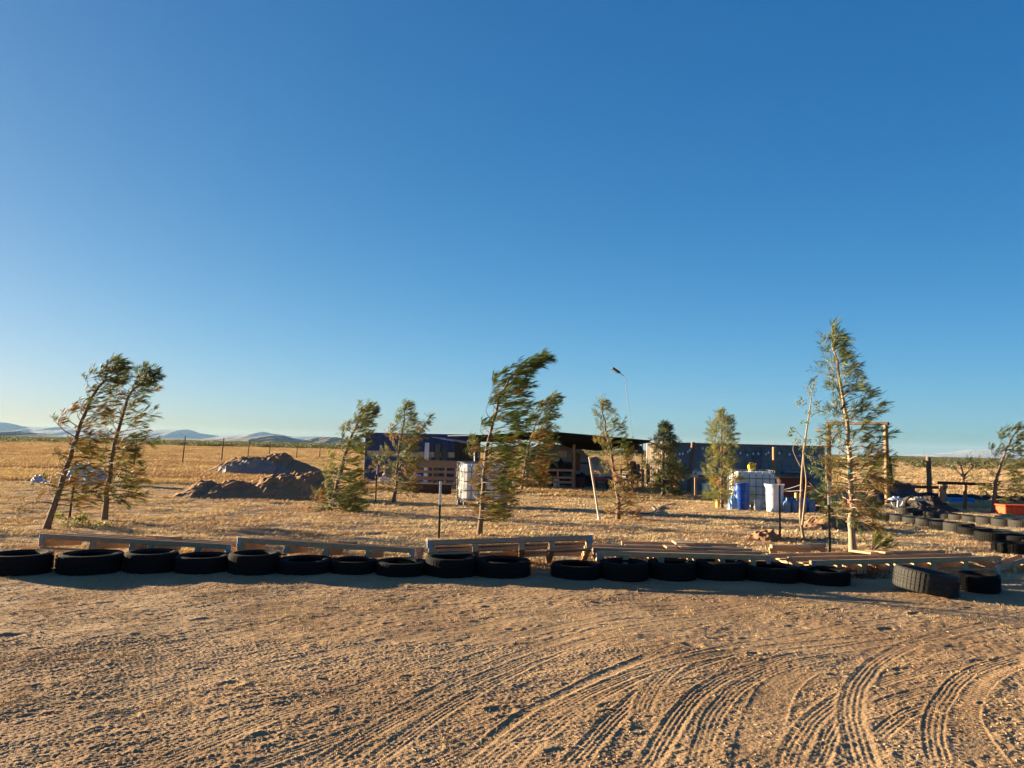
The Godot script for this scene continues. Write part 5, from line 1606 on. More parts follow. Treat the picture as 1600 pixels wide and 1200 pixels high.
func build_posts() -> void:
	t_post("dark steel post standing between the most slanting pine and its neighbour", Vector3(-8.681, -0.012, -14.845), 0.965, 0.0, M.post_rust, -0.08)
	t_post("short dark steel post with white tip beside the twin-tipped pine", Vector3(-3.925, -0.134, -22.024), 1.102, 0.25, M.post_rust)
	t_post("dark studded steel post with white tip before the caged tank", Vector3(-1.202, -0.002, -13.007), 0.987, 0.40, M.post_paint)
	t_post("dark steel post wired to the thin two-stemmed tree", Vector3(5.122, -0.01, -14.195), 1.007, 0.0, M.post_rust)
	t_post("green steel post with pale tip standing behind the longest tan pallet", Vector3(5.106, 0, -11.962), 1.119, 0.32, M.post_paint)
	t_post("short steel post beside the browned pine by the pallet fence", Vector3(0.107, -0.437, -33.711), 0.858, 0.0, M.galvanised, -0.12)
	# the pole of the slender pine
	var t := thing("tree_stake", "leaning white pole holding up the slender pine", "pole", Vector3(2.142, -0.057, -17.751))
	var s := Shape.new()
	var up := Vector3(1.881, 1.413, -17.751) - t.position
	s.tube([Vector3(0, -0.05, 0), up * 0.5, up], [0.027, 0.026, 0.025], 9)
	part("shaft", s, M.pale_timber, t)
	var sleeve := Shape.new()
	sleeve.tube([Vector3(0, 0.0, 0), up * 0.07], [0.045, 0.04], 9)
	part("sleeve", sleeve, M.white_plastic, t)
	# guy wires from the thin tree to its post
	var guy := thing("guy_wire", "two thin wires from the steel post to the thin tree", "wire", Vector3(5.289, 0.856, -14.6))
	for q in [[Vector3(5.271, 0.883, -14.55), Vector3(5.183, 1.054, -13.3)], [Vector3(5.271, 0.871, -14.55), Vector3(5.205, 0.953, -13.3)]]:
		var w := Shape.new()
		w.tube([q[0] - guy.position, (q[0] + q[1]) / 2.0 - guy.position - Vector3(0, 0.01, 0), q[1] - guy.position], [0.006, 0.006, 0.006], 5)
		part("strand", w, M.galvanised, guy)
	# pole gate by the shed
	var gate := thing("pole_gate", "tall gate frame of two tan round poles and a top beam", "gate", Vector3(13.81, -0.453, -29.728))
	var l0 := Vector3(12.919, -0.463, -30.256); var l1 := Vector3(12.941, 2.79, -30.256)
	var r0 := Vector3(14.03, -0.39, -27.802); var r1 := Vector3(14.025, 2.74, -27.802)
	for q in [[l0, l1], [r0, r1]]:
		var g := Shape.new()
		g.tube([q[0] - gate.position - Vector3(0, 0.06, 0), (q[0] + q[1]) / 2.0 - gate.position + Vector3(0.012, 0, 0), q[1] - gate.position], [0.095, 0.09, 0.082], 12)
		part("pole", g, M.pole_wood, gate)
	var beam := Shape.new()
	var bx := (r1 - l1).normalized() * 0.12
	beam.tube([l1 - bx - gate.position + Vector3(0, 0.06, 0), r1 + bx - gate.position + Vector3(0, 0.06, 0)], [0.055, 0.055], 10)
	part("beam", beam, M.dark_timber, gate)
	round_post("timber_post", "leaning dark brown round post before the slate shed", "post", Vector3(9.211, -0.597, -38.529), Vector3(9.439, 2.069, -38.529), 0.11, M.pole_wood_dark)
	round_post("timber_post", "upright tan round post before the slate shed panel", "post", Vector3(13.267, -0.631, -37.428), Vector3(13.256, 1.887, -37.428), 0.11, M.pole_wood)
	round_post("timber_post", "thick reddish round post standing alone on the plain edge", "post", Vector3(22.379, -0.665, -39.864), Vector3(22.369, 1.574, -39.864), 0.13, M.pole_wood_dark)
	round_post("timber_post", "dark post directly behind the gate pole by the junk heap", "post", Vector3(20.547, -0.665, -40.279), Vector3(20.491, 1.562, -40.279), 0.11, M.dark_timber)
	# hitching rails
	for q in [["low dark rail joining the dark post and a short tan post", Vector3(14.061, 0.498, -27.5), Vector3(15.991, 0.469, -27.5), [[Vector3(15.668, -0.376, -27.225), Vector3(15.716, 0.524, -27.225), M.pole_wood]]], ["dark hitching rail reaching to the pine by the orange box", Vector3(16.334, 0.617, -28.5), Vector3(18.457, 0.59, -28.5), [[Vector3(17.67, -0.44, -29.061), Vector3(17.699, 0.546, -29.061), M.pole_wood_dark]]]]:
		var rail := thing("hitching_rail", q[0], "rail", (q[1] + q[2]) / 2.0 - Vector3(0, 0.9, 0))
		var g := Shape.new()
		g.tube([q[1] - rail.position, q[2] - rail.position], [0.06, 0.055], 9)
		part("rail", g, M.dark_timber, rail)
		for k in q[3]:
			var h := Shape.new()
			h.tube([k[0] - rail.position - Vector3(0, 0.05, 0), k[1] - rail.position], [0.075, 0.07], 9)
			part("post", h, k[2], rail)
	# plank fence stub by the yellow-green pine
	var stub := thing("plank_fence", "short sunlit plank rail on a post near the yellow-green pine", "fence", Vector3(8.384, -0.517, -33.74))
	var dz := -33.74
	piece("post", Vector3(0.10, 1.174, 0.08), M.pole_wood, stub, Vector3(0, 1.174 / 2.0, 0))
	var ra := Vector3(7.718, 0.514, -33.74) - stub.position; var rb := Vector3(8.47, 0.487, -33.74) - stub.position; var rc := Vector3(9.221, 0.403, -33.74) - stub.position
	piece("rail", Vector3(ra.distance_to(rb), 0.13, 0.03), M.pale_timber, stub, (ra + rb) / 2.0 + Vector3(0, 0, 0.06))
	piece("rail", Vector3(rb.distance_to(rc), 0.12, 0.03), M.pole_wood, stub, (rb + rc) / 2.0 + Vector3(0, -0.02, 0.095))


func build_stores() -> void:
	tote("white caged bulk tank standing behind the tall windswept pine", Vector3(-0.8, -0.129, -21.417) + Vector3(0, 0, -0.55), deg_to_rad(14), 1.1, 0.0)
	tote("white caged bulk tank with yellowed face among the water barrels", Vector3(8.133, -0.249, -24.55) + Vector3(0, 0, -0.6), deg_to_rad(-3), 1.1, 0.33)
	# barrels by the second tank
	turned("drum", "deep blue plastic drum beside the yellowed tank", "drum", Vector3(7.346, -0.221, -23.766) + Vector3(0, 0, 0.1), [Vector2(0.21, 0), Vector2(0.225, 0.05), Vector2(0.23, 0.3), Vector2(0.24, 0.33), Vector2(0.23, 0.36), Vector2(0.23, 0.58), Vector2(0.24, 0.61), Vector2(0.23, 0.64), Vector2(0.225, 0.82), Vector2(0.20, 0.86), Vector2(0.001, 0.86)], M.blue_plastic)
	turned("barrel", "large white barrel with a flared rim before the yellowed tank", "barrel", Vector3(8.203, -0.215, -23.434) + Vector3(0, 0, 0.25), [Vector2(0.22, 0), Vector2(0.25, 0.03), Vector2(0.265, 0.3), Vector2(0.27, 0.55), Vector2(0.27, 0.74), Vector2(0.285, 0.79), Vector2(0.30, 0.83), Vector2(0.305, 0.86), Vector2(0.28, 0.86), Vector2(0.25, 0.82), Vector2(0.001, 0.78)], M.white_plastic)
	turned("bucket", "small white bucket between the blue drum and the white barrel", "bucket", Vector3(7.902, -0.232, -24.038) + Vector3(0, 0, 0.3), [Vector2(0.11, 0), Vector2(0.125, 0.02), Vector2(0.14, 0.33), Vector2(0.145, 0.35), Vector2(0.001, 0.36)], M.white_plastic)
	turned("bucket", "grey-white bucket half hidden behind the flared barrel", "bucket", Vector3(8.661, -0.287, -25.678) + Vector3(0, 0, 0.12), [Vector2(0.13, 0), Vector2(0.15, 0.02), Vector2(0.165, 0.6), Vector2(0.17, 0.63), Vector2(0.001, 0.64)], M.tote_plastic)
	turned("bucket", "white bucket standing by the shed behind the plank rail", "bucket", Vector3(9.37, -0.564, -35.627) + Vector3(0, 0, 0), [Vector2(0.17, 0), Vector2(0.19, 0.03), Vector2(0.21, 0.62), Vector2(0.22, 0.66), Vector2(0.001, 0.67)], M.white_plastic)
	turned("bucket", "yellow bucket at the foot of the dense yellow-green pine", "bucket", Vector3(6.882, -0.249, -24.722) + Vector3(0, 0, 0.1), [Vector2(0.09, 0), Vector2(0.1, 0.02), Vector2(0.115, 0.28), Vector2(0.12, 0.3), Vector2(0.001, 0.29)], M.ochre_plastic)
	# watering can on the tank
	var tank_top := Vector3(8.133, -0.249, -24.55) + Vector3(-0.08, 1.276, -0.35)
	var jug := thing("jerry_can", "bright yellow can lying on top of the yellowed tank", "can", tank_top)
	piece("body", Vector3(0.24, 0.17, 0.16), M.yellow_plastic, jug, Vector3(0, 0.1, 0), Basis(Vector3(0, 0, 1), 0.12), 0.035)
	var hd := Shape.new()
	hd.tube([Vector3(-0.08, 0.17, 0), Vector3(-0.05, 0.235, 0), Vector3(0.05, 0.245, 0), Vector3(0.08, 0.19, 0)], [0.014, 0.014, 0.014, 0.014], 6)
	part("handle", hd, M.yellow_plastic, jug)
	var sp := Shape.new()
	sp.tube([Vector3(0.1, 0.15, 0), Vector3(0.16, 0.2, 0)], [0.03, 0.022], 8)
	part("spout", sp, M.ochre_plastic, jug)
	crumple("plastic_sheet", "pale blue crumpled plastic bags beside the blue drum under the yellow-green pine", "sheet", Vector3(7.037, -0.216, -23.616) + Vector3(-0.08, 0, 0.3), Vector3(0.34, 0.45, 0.3), M.blue_sheet, 21.0, 0.5)
	# water jugs
	var first: Node3D
	for k in 8:
		var x := (k % 4) * 0.245
		var z := (k / 4) * -0.3
		var at := Vector3(8.327, -0.196, -22.788) + Vector3(x + 0.12, 0.0, z)
		var o: Node3D
		if first == null:
			o = thing("water_jug", "translucent blue water jug in the cluster before the dark red cabinet", "jug", at, 0.0, "water jugs before the dark red cabinet")
			var s := Shape.new()
			s.lathe([Vector2(0.10, 0), Vector2(0.118, 0.015), Vector2(0.118, 0.12), Vector2(0.108, 0.135), Vector2(0.118, 0.15), Vector2(0.118, 0.28), Vector2(0.09, 0.34), Vector2(0.035, 0.38), Vector2(0.03, 0.43)], 18)
			part("body", s, M.jug_blue, o)
			var c := Shape.new()
			c.lathe([Vector2(0.034, 0.42), Vector2(0.034, 0.455), Vector2(0.001, 0.457)], 12)
			part("cap", c, M.bright_blue, o)
			first = o
		else:
			o = copy_of(first)
		o.position = at
	# cabinet and things along the shed
	var cab := thing("cabinet", "dark red metal cabinet standing behind the water jugs", "cabinet", Vector3(11.385, -0.438, -29.826), 0.0)
	var ch: float = 1.037
	piece("carcass", Vector3(1.208, ch, 0.6), M.maroon_metal, cab, Vector3(0, ch / 2.0, -0.3), Basis(), 0.01)
	for s in PackedFloat32Array([-1.0, 1.0]):
		piece("door", Vector3(0.566, ch - 0.1, 0.025), M.maroon_metal, cab, Vector3(s * 0.296, ch / 2.0, 0.014))
		piece("handle", Vector3(0.02, 0.14, 0.03), M.cage_steel, cab, Vector3(s * 0.06, ch * 0.55, 0.04))
	piece("worktop", Vector3(1.286, 0.05, 0.68), M.dark_timber, cab, Vector3(0, ch + 0.026, -0.3))
	turned("canister", "ochre canister standing behind the blue water jugs", "canister", Vector3(9.945, -0.303, -25.941) + Vector3(0, 0, 0.03), [Vector2(0.075, 0), Vector2(0.08, 0.02), Vector2(0.08, 0.5), Vector2(0.07, 0.55), Vector2(0.001, 0.56)], M.ochre_plastic)
	var lumber := thing("lumber_stack", "stack of tan planks at the end of the slate shed", "lumber", Vector3(12.706, -0.474, -30.678), 0.1)
	for k in 7:
		piece("plank", Vector3(0.75 + 0.1 * (k % 3), 0.05, 0.14), M.pallet_wood_tan if k % 2 == 0 else M.pallet_wood, lumber, Vector3(0.05 * (k % 3), 0.14 + 0.052 * k, -0.1 + 0.05 * (k % 2)), Basis(Vector3.UP, 0.08 * (k % 3)))
	for x in [-0.25, 0.25]:
		piece("bearer", Vector3(0.09, 0.12, 0.4), M.dark_timber, lumber, Vector3(x, 0.055, 0))
	piece("prop", Vector3(0.07, 0.75, 0.05), M.pole_wood, lumber, Vector3(0.45, 0.35, 0.2), Basis(Vector3(0, 0, 1), -0.4))
	for q in [[Vector3(10.126, -0.265, -24.759), "small dark tyre leaning at the foot of the tan plank stack"], [Vector3(9.865, -0.223, -23.488), "dusty small tyre lying before the tan plank stack"]]:
		tyre([q[0], 0.27, 0.17, 0.0, 0.0], q[1], "", M.rubber if q[1].begins_with("small") else M.rubber_dusty)
	var bench := thing("work_bench", "dark bench with a pale top behind the plank rail", "bench", Vector3(9.118, -0.568, -36.076))
	piece("top", Vector3(2.4, 0.06, 0.6), M.teal_board, bench, Vector3(0, 1.0, 0))
	for x in [-1.1, 1.1]:
		for z in [-0.22, 0.22]:
			piece("leg", Vector3(0.07, 0.97, 0.07), M.dark_timber, bench, Vector3(x, 0.485, z))
	piece("crate", Vector3(0.85, 0.16, 0.4), M.white_sheet, bench, Vector3(0.15, 1.12, 0.0))
	piece("crate_lid", Vector3(0.6, 0.1, 0.35), M.galvanised, bench, Vector3(0.1, 1.255, 0.0))
	# hose on the grass
	var hose := thing("garden_hose", "pale garden hose curling over the dry grass", "hose", Vector3(4.314, -0.169, -22.353))
	var hp := []
	var hr := []
	for q in [Vector3(3.124, -0.091, -19.343),Vector3(3.533, -0.106, -19.98),Vector3(3.834, -0.113, -20.22),Vector3(4.218, -0.15, -21.662),Vector3(4.498, -0.202, -23.512),Vector3(4.67, -0.217, -23.987),Vector3(4.482, -0.172, -22.428),Vector3(4.899, -0.221, -24.103),Vector3(5.463, -0.271, -25.694),Vector3(6.116, -0.331, -27.55)]:
		hp.append(q - hose.position + Vector3(0, 0.035, 0))
	var fine := []
	for k in 40:
		fine.append(path_point(hp, k / 39.0)); hr.append(0.022)
	var hs := Shape.new()
	hs.tube(fine, hr, 7)
	part("tube", hs, M.hose, hose)
	var nz := Shape.new()
	nz.tube([fine[0], fine[0] + Vector3(-0.16, 0.01, 0.02)], [0.03, 0.02], 8)
	part("nozzle", nz, M.galvanised, hose)
	# fences of pallets
	standing_pallet("long brown pallet fence before the blue container", Vector3(-2.87, -0.392, -32.826), 0.0, 2.603, 1.283, [[0.92, 0.30, 1], [0.66, 0.12], [0.44, 0.16], [0.2, 0.2, 1], [0.05, 0.12]], [-0.49, -0.28, -0.2, 0.02, 0.19, 0.33, 0.49], ["fence_wood", "fence_wood_brown"])
	standing_pallet("grey pallet fence with wide gaps under the canopy poles", Vector3(2.184, -0.51, -37.223), 0.0, 1.99, 1.075, [[0.95, 0.1, 1], [0.62, 0.1], [0.4, 0.1, 1], [0.08, 0.12]], [-0.48, -0.18, 0.1, 0.47], ["fence_wood", "fence_wood_brown"])
	standing_pallet("open pallet fence before the black armchair", Vector3(6.54, -0.572, -39.926), 0.0, 1.273, 1.154, [[0.95, 0.09, 1], [0.72, 0.08], [0.5, 0.09, 1], [0.08, 0.09]], [-0.47, 0.0, 0.47], ["fence_wood_brown", "fence_wood"])
	standing_pallet("low grey board fence behind the slender pine", Vector3(4.828, -0.553, -40.751), 0.0, 2.529, 0.55, [[0.85, 0.14], [0.5, 0.16], [0.16, 0.16]], [-0.49, -0.2, 0.15, 0.49], ["fence_wood"])
	# timber laid out before the container
	var beam := thing("timber_beam", "long pale timber beam lying before the blue container", "beam", Vector3(-4.491, -0.424, -35.883))
	var b0 := Vector3(-7.199, -0.239, -35.883) - beam.position; var b1 := Vector3(-1.796, -0.259, -35.883) - beam.position
	var bxx := (b1 - b0).normalized()
	piece("beam", Vector3(b0.distance_to(b1), 0.15, 0.24), M.pale_timber, beam, (b0 + b1) / 2.0, Basis(bxx, Vector3(0, 0, 1).cross(bxx).normalized(), Vector3(0, 0, 1)))
	for k in 5:
		piece("support", Vector3(0.35 + 0.5 * (k % 2), 0.26, 0.3), M.dark_timber if k != 1 else M.fence_wood, beam, Vector3(-2.6 + 1.25 * k, 0.06 , 0.0))
	var logs := thing("timber_stack", "stack of dark red-brown timbers under the pale beam", "timber", Vector3(-3.1, -0.329, -29.94) + Vector3(0, 0, 0.1))
	for k in 6:
		piece("timber", Vector3(1.5 - 0.1 * (k % 3), 0.13, 0.16), M.maroon_metal if k % 3 == 0 else M.dark_timber, logs, Vector3(0.06 * (k % 3), 0.07 + 0.135 * (k / 2), -0.18 * (k % 2)))
	for q in [[Vector3(-4.44, -0.119, -35.883), Vector3(0.75, 0.24, 0.4), "pale blue sack lying on the long pale beam", M.blue_sheet, 2.0], [Vector3(-2.165, -0.222, -35.883), Vector3(0.62, 0.2, 0.4), "grey crumpled bag on the end of the pale beam", M.grey_sheet, 6.0], [Vector3(-6.033, -0.214, -35.883), Vector3(0.6, 0.2, 0.35), "dirty white bag at the start of the pale beam", M.white_sheet, 12.0]]:
		crumple("plastic_bag", q[2], "bag", q[0] + Vector3(0, 0.075, 0), q[1], q[3], q[4], 0.5)
	var sacks := thing("sack_stack", "stack of olive feed sacks before the blue container", "sacks", Vector3(-6.202, -0.427, -38.268))
	for k in 5:
		var sk := Shape.new()
		sk.box(Vector3.ZERO, Vector3(0.62, 0.2, 0.42), Basis(), 0.085)
		part("sack", sk, M.sack, sacks, Vector3(0.04 * (k % 2), 0.1 + 0.195 * k, 0), Basis(Vector3.UP, 0.15 * (k % 3)))
	for q in [[Vector3(-3.938, -0.457, -39.857), 2.208, 0.275, M.olive_board, "narrow olive board leaning against the blue container"], [Vector3(-3.585, -0.461, -40.092), 2.015, 0.346, M.teal_board, "dark teal board leaning against the blue container"], [Vector3(-4.476, -0.45, -39.494), 2.255, 0.238, M.white_sheet, "narrow white board leaning against the blue container"]]:
		var t := thing("leaning_board", q[4], "board", q[0], 0.0)
		piece("panel", Vector3(q[2], q[1] - 0.1, 0.03), q[3], t, Vector3(0, q[1] / 2.0, -0.4), Basis(Vector3(1, 0, 0), -0.1))
		piece("batten", Vector3(q[2] * 0.9, 0.06, 0.03), M.fence_wood, t, Vector3(0, q[1] * 0.3, -0.345), Basis(Vector3(1, 0, 0), -0.1))
	build_camper()


func build_camper() -> void:
	var at := Vector3(2.672, -0.529, -41.381) + Vector3(0, 0, -0.2)
	var c := thing("camper_trailer", "old grey-blue camper trailer parked under the shade cloth", "camper", at)
	c.scale = Vector3.ONE * 1.18
	# a rounded side profile drawn along x
	var prof := [Vector2(-1.5, 0.45), Vector2(-1.55, 1.1), Vector2(-1.35, 1.75), Vector2(-0.9, 2.0), Vector2(0.4, 1.98), Vector2(1.1, 1.72), Vector2(1.45, 1.25), Vector2(1.5, 0.45)]
	var body := Shape.new()
	for k in prof.size():
		var a: Vector2 = prof[k]
		var b: Vector2 = prof[(k + 1) % prof.size()]
		body.quad(Vector3(a.x, a.y, 0.9), Vector3(b.x, b.y, 0.9), Vector3(b.x, b.y, -0.9), Vector3(a.x, a.y, -0.9), Vector3((a.x + b.x), (a.y + b.y - 2.4), 0))
	for z in [-0.9, 0.9]:
		for k in range(1, prof.size() - 1):
			body.tri(Vector3(prof[0].x, prof[0].y, z), Vector3(prof[k].x, prof[k].y, z), Vector3(prof[k + 1].x, prof[k + 1].y, z), Vector3(0, 0, z), Vector3(0, 0, z), Vector3(0, 0, z))
	part("body", body, M.camper_panel, c)
	var win := piece("window", Vector3(0.48, 0.32, 0.02), M.camper_panel, c, Vector3(0.12, 1.55, 0.912))
	piece("frame", Vector3(0.5, 0.03, 0.03), M.galvanised, win, Vector3(0, 0.165, 0.01))
	piece("frame", Vector3(0.5, 0.03, 0.03), M.galvanised, win, Vector3(0, -0.165, 0.01))
	piece("curtain", Vector3(0.42, 0.28, 0.006), M.curtain, win, Vector3(0, 0, 0.014))
	piece("door", Vector3(0.4, 0.8, 0.02), M.camper_trim, c, Vector3(0.75, 1.2, 0.912))
	piece("trim_strip", Vector3(2.9, 0.09, 0.02), M.container_blue, c, Vector3(0, 1.15, 0.911))
	for x in [-0.5, 0.5]:
		var w := Shape.new()
		w.tube([Vector3(x, 0.3, 0.72), Vector3(x, 0.3, 0.9)], [0.3, 0.3], 20)
		part("wheel", w, M.rubber, c)
	piece("drawbar", Vector3(1.1, 0.09, 0.09), M.cage_steel, c, Vector3(1.9, 0.45, 0))
	piece("jack_leg", Vector3(0.07, 0.45, 0.07), M.cage_steel, c, Vector3(2.35, 0.21, 0))
	# tan disc with a curved rim
	var disc := thing("cable_drum", "round tan drum disc hung high beside the camper window", "drum disc", Vector3(1.991, 1.841, -38.6))
	var ds := Shape.new()
	ds.tube([Vector3(0, 0, -0.04), Vector3(0, 0, 0.04)], [0.3, 0.3], 28)
	part("disc", ds, M.tan_board, disc)
	var dr := Shape.new()
	var ring := []
	var rr := []
	for k in 21:
		var a := -0.9 + 2.6 * k / 20.0
		ring.append(Vector3(0.12 + 0.33 * cos(a), 0.33 * sin(a) - 0.06, 0.05)); rr.append(0.022)
	dr.tube(ring, rr, 6)
	part("hoop", dr, M.galvanised, disc)
	var hang := Shape.new()
	hang.tube([Vector3(0, 0.28, 0), Vector3(0.02, 0.62, 0)], [0.012, 0.012], 5)
	part("hanger", hang, M.black_sheet, disc)
	# heaps under the canopy
	crumple("tarpaulin", "white sheet heap under the canopy behind the slender pine", "tarpaulin", Vector3(4.794, -0.553, -41.364) + Vector3(0, 0, -0.9), Vector3(3.0, 1.55, 1.2), M.white_sheet, 31.0, 0.45)
	crumple("tarpaulin", "black sheet heap piled before the camper", "tarpaulin", Vector3(2.628, -0.529, -40.701) + Vector3(0, 0, 0.3), Vector3(2.3, 1.35, 1.0), M.black_sheet, 37.0, 0.5)
	crumple("tarpaulin", "black sheet sloping down between canopy post and white heap", "tarpaulin", Vector3(3.968, -0.544, -40.87) + Vector3(0, 0, 0.1), Vector3(1.7, 1.1, 0.9), M.black_sheet, 44.0, 0.5)
	crumple("tarpaulin", "dark tarpaulin bundle hanging from the end of the canopy", "tarpaulin", Vector3(6.539, 1.436, -39.6), Vector3(1.05, 0.55, 0.7), M.olive_board, 52.0, 0.5)
	var crate := thing("slatted_crate", "dark red slatted crate at the foot of the canopy post", "crate", Vector3(3.566, -0.536, -38.765) + Vector3(0.05, 0, 0.0))
	for k in 6:
		piece("slat", Vector3(0.06, 0.62, 0.02), M.maroon_metal, crate, Vector3(-0.2 + 0.08 * k, 0.31, 0.2))
		piece("slat", Vector3(0.06, 0.62, 0.02), M.maroon_metal, crate, Vector3(-0.2 + 0.08 * k, 0.31, -0.2))
	piece("bottom", Vector3(0.48, 0.03, 0.44), M.dark_timber, crate, Vector3(0, 0.05, 0))
	piece("top_frame", Vector3(0.5, 0.04, 0.46), M.dark_timber, crate, Vector3(0, 0.63, 0))
	var kayak := thing("red_plank", "bright red board lying behind the slender pine", "board", Vector3(4.659, 0.08, -38) - Vector3(0, 0.05, 0))
	piece("board", Vector3(0.95, 0.09, 0.25), M.red_plastic, kayak, Vector3(0, 0.05, 0), Basis(), 0.02)
	piece("trestle", Vector3(0.08, 0.5, 0.2), M.dark_timber, kayak, Vector3(-0.3, -0.25, 0))
	piece("trestle", Vector3(0.08, 0.5, 0.2), M.dark_timber, kayak, Vector3(0.3, -0.25, 0))
	var chair := thing("armchair", "black padded armchair behind the open pallet fence", "armchair", Vector3(7.03, -0.577, -43.376), deg_to_rad(200))
	piece("seat", Vector3(0.7, 0.3, 0.65), M.black_leather, chair, Vector3(0, 0.55, 0), Basis(), 0.06)
	piece("backrest", Vector3(0.75, 0.8, 0.22), M.black_leather, chair, Vector3(0, 0.98, -0.32), Basis(Vector3(1, 0, 0), -0.12), 0.08)
	piece("headrest", Vector3(0.42, 0.24, 0.2), M.black_leather, chair, Vector3(0.1, 1.42, -0.36), Basis(), 0.08)
	for s in PackedFloat32Array([-1.0, 1.0]):
		piece("armrest", Vector3(0.16, 0.34, 0.65), M.black_leather, chair, Vector3(s * 0.42, 0.72, 0), Basis(), 0.05)
		for z in [-0.25, 0.25]:
			piece("leg", Vector3(0.07, 0.42, 0.07), M.dark_timber, chair, Vector3(s * 0.3, 0.205, z))
	var fridge := thing("old_fridge", "old pale fridge standing under the canopy beside the camper", "fridge", Vector3(4.16, -0.546, -40.357) + Vector3(0, 0, -0.6), 0.25)
	piece("body", Vector3(0.62, 1.35, 0.6), M.white_sheet, fridge, Vector3(0, 0.69, 0), Basis(), 0.03)
	piece("door", Vector3(0.6, 0.85, 0.04), M.tote_plastic, fridge, Vector3(0, 0.46, 0.322), Basis(), 0.012)
	piece("freezer_door", Vector3(0.6, 0.4, 0.04), M.tote_plastic, fridge, Vector3(0, 1.12, 0.322), Basis(), 0.012)
	piece("handle", Vector3(0.03, 0.3, 0.04), M.cage_steel, fridge, Vector3(-0.24, 0.68, 0.36))
	for q in [[Vector3(1.645, -0.515, -38.828), 0.55, 0.5, M.tan_board, "tan cardboard crate under the canopy behind the gapped pallet fence"], [Vector3(5.7, -0.563, -41.265), 0.6, 0.62, M.grey_sheet, "grey storage crate behind the slender pine"], [Vector3(3.039, -0.533, -39.694), 0.5, 0.75, M.olive_board, "olive storage crate before the camper door"]]:
		var cr := thing("storage_crate", q[4], "crate", q[0] + Vector3(0, 0, -0.5), 0.15)
		piece("body", Vector3(q[1], q[2], 0.45), q[3], cr, Vector3(0, q[2] / 2.0, 0), Basis(), 0.015)
		piece("lid", Vector3(q[1] + 0.04, 0.05, 0.49), q[3], cr, Vector3(0, q[2] + 0.026, 0))
	turned("plastic_jar", "pale lilac plastic drum behind the gapped pallet fence", "drum", Vector3(2.434, -0.523, -38.687) + Vector3(0, 0, -0.4), [Vector2(0.13, 0), Vector2(0.16, 0.03), Vector2(0.16, 0.45), Vector2(0.13, 0.52), Vector2(0.001, 0.53)], M.white_sheet)
	turned("plastic_jar", "short grey bucket behind the gapped pallet fence", "bucket", Vector3(2.733, -0.524, -38.237) + Vector3(0, 0, -0.35), [Vector2(0.14, 0), Vector2(0.17, 0.03), Vector2(0.18, 0.24), Vector2(0.17, 0.25), Vector2(0.001, 0.25)], M.grey_sheet)


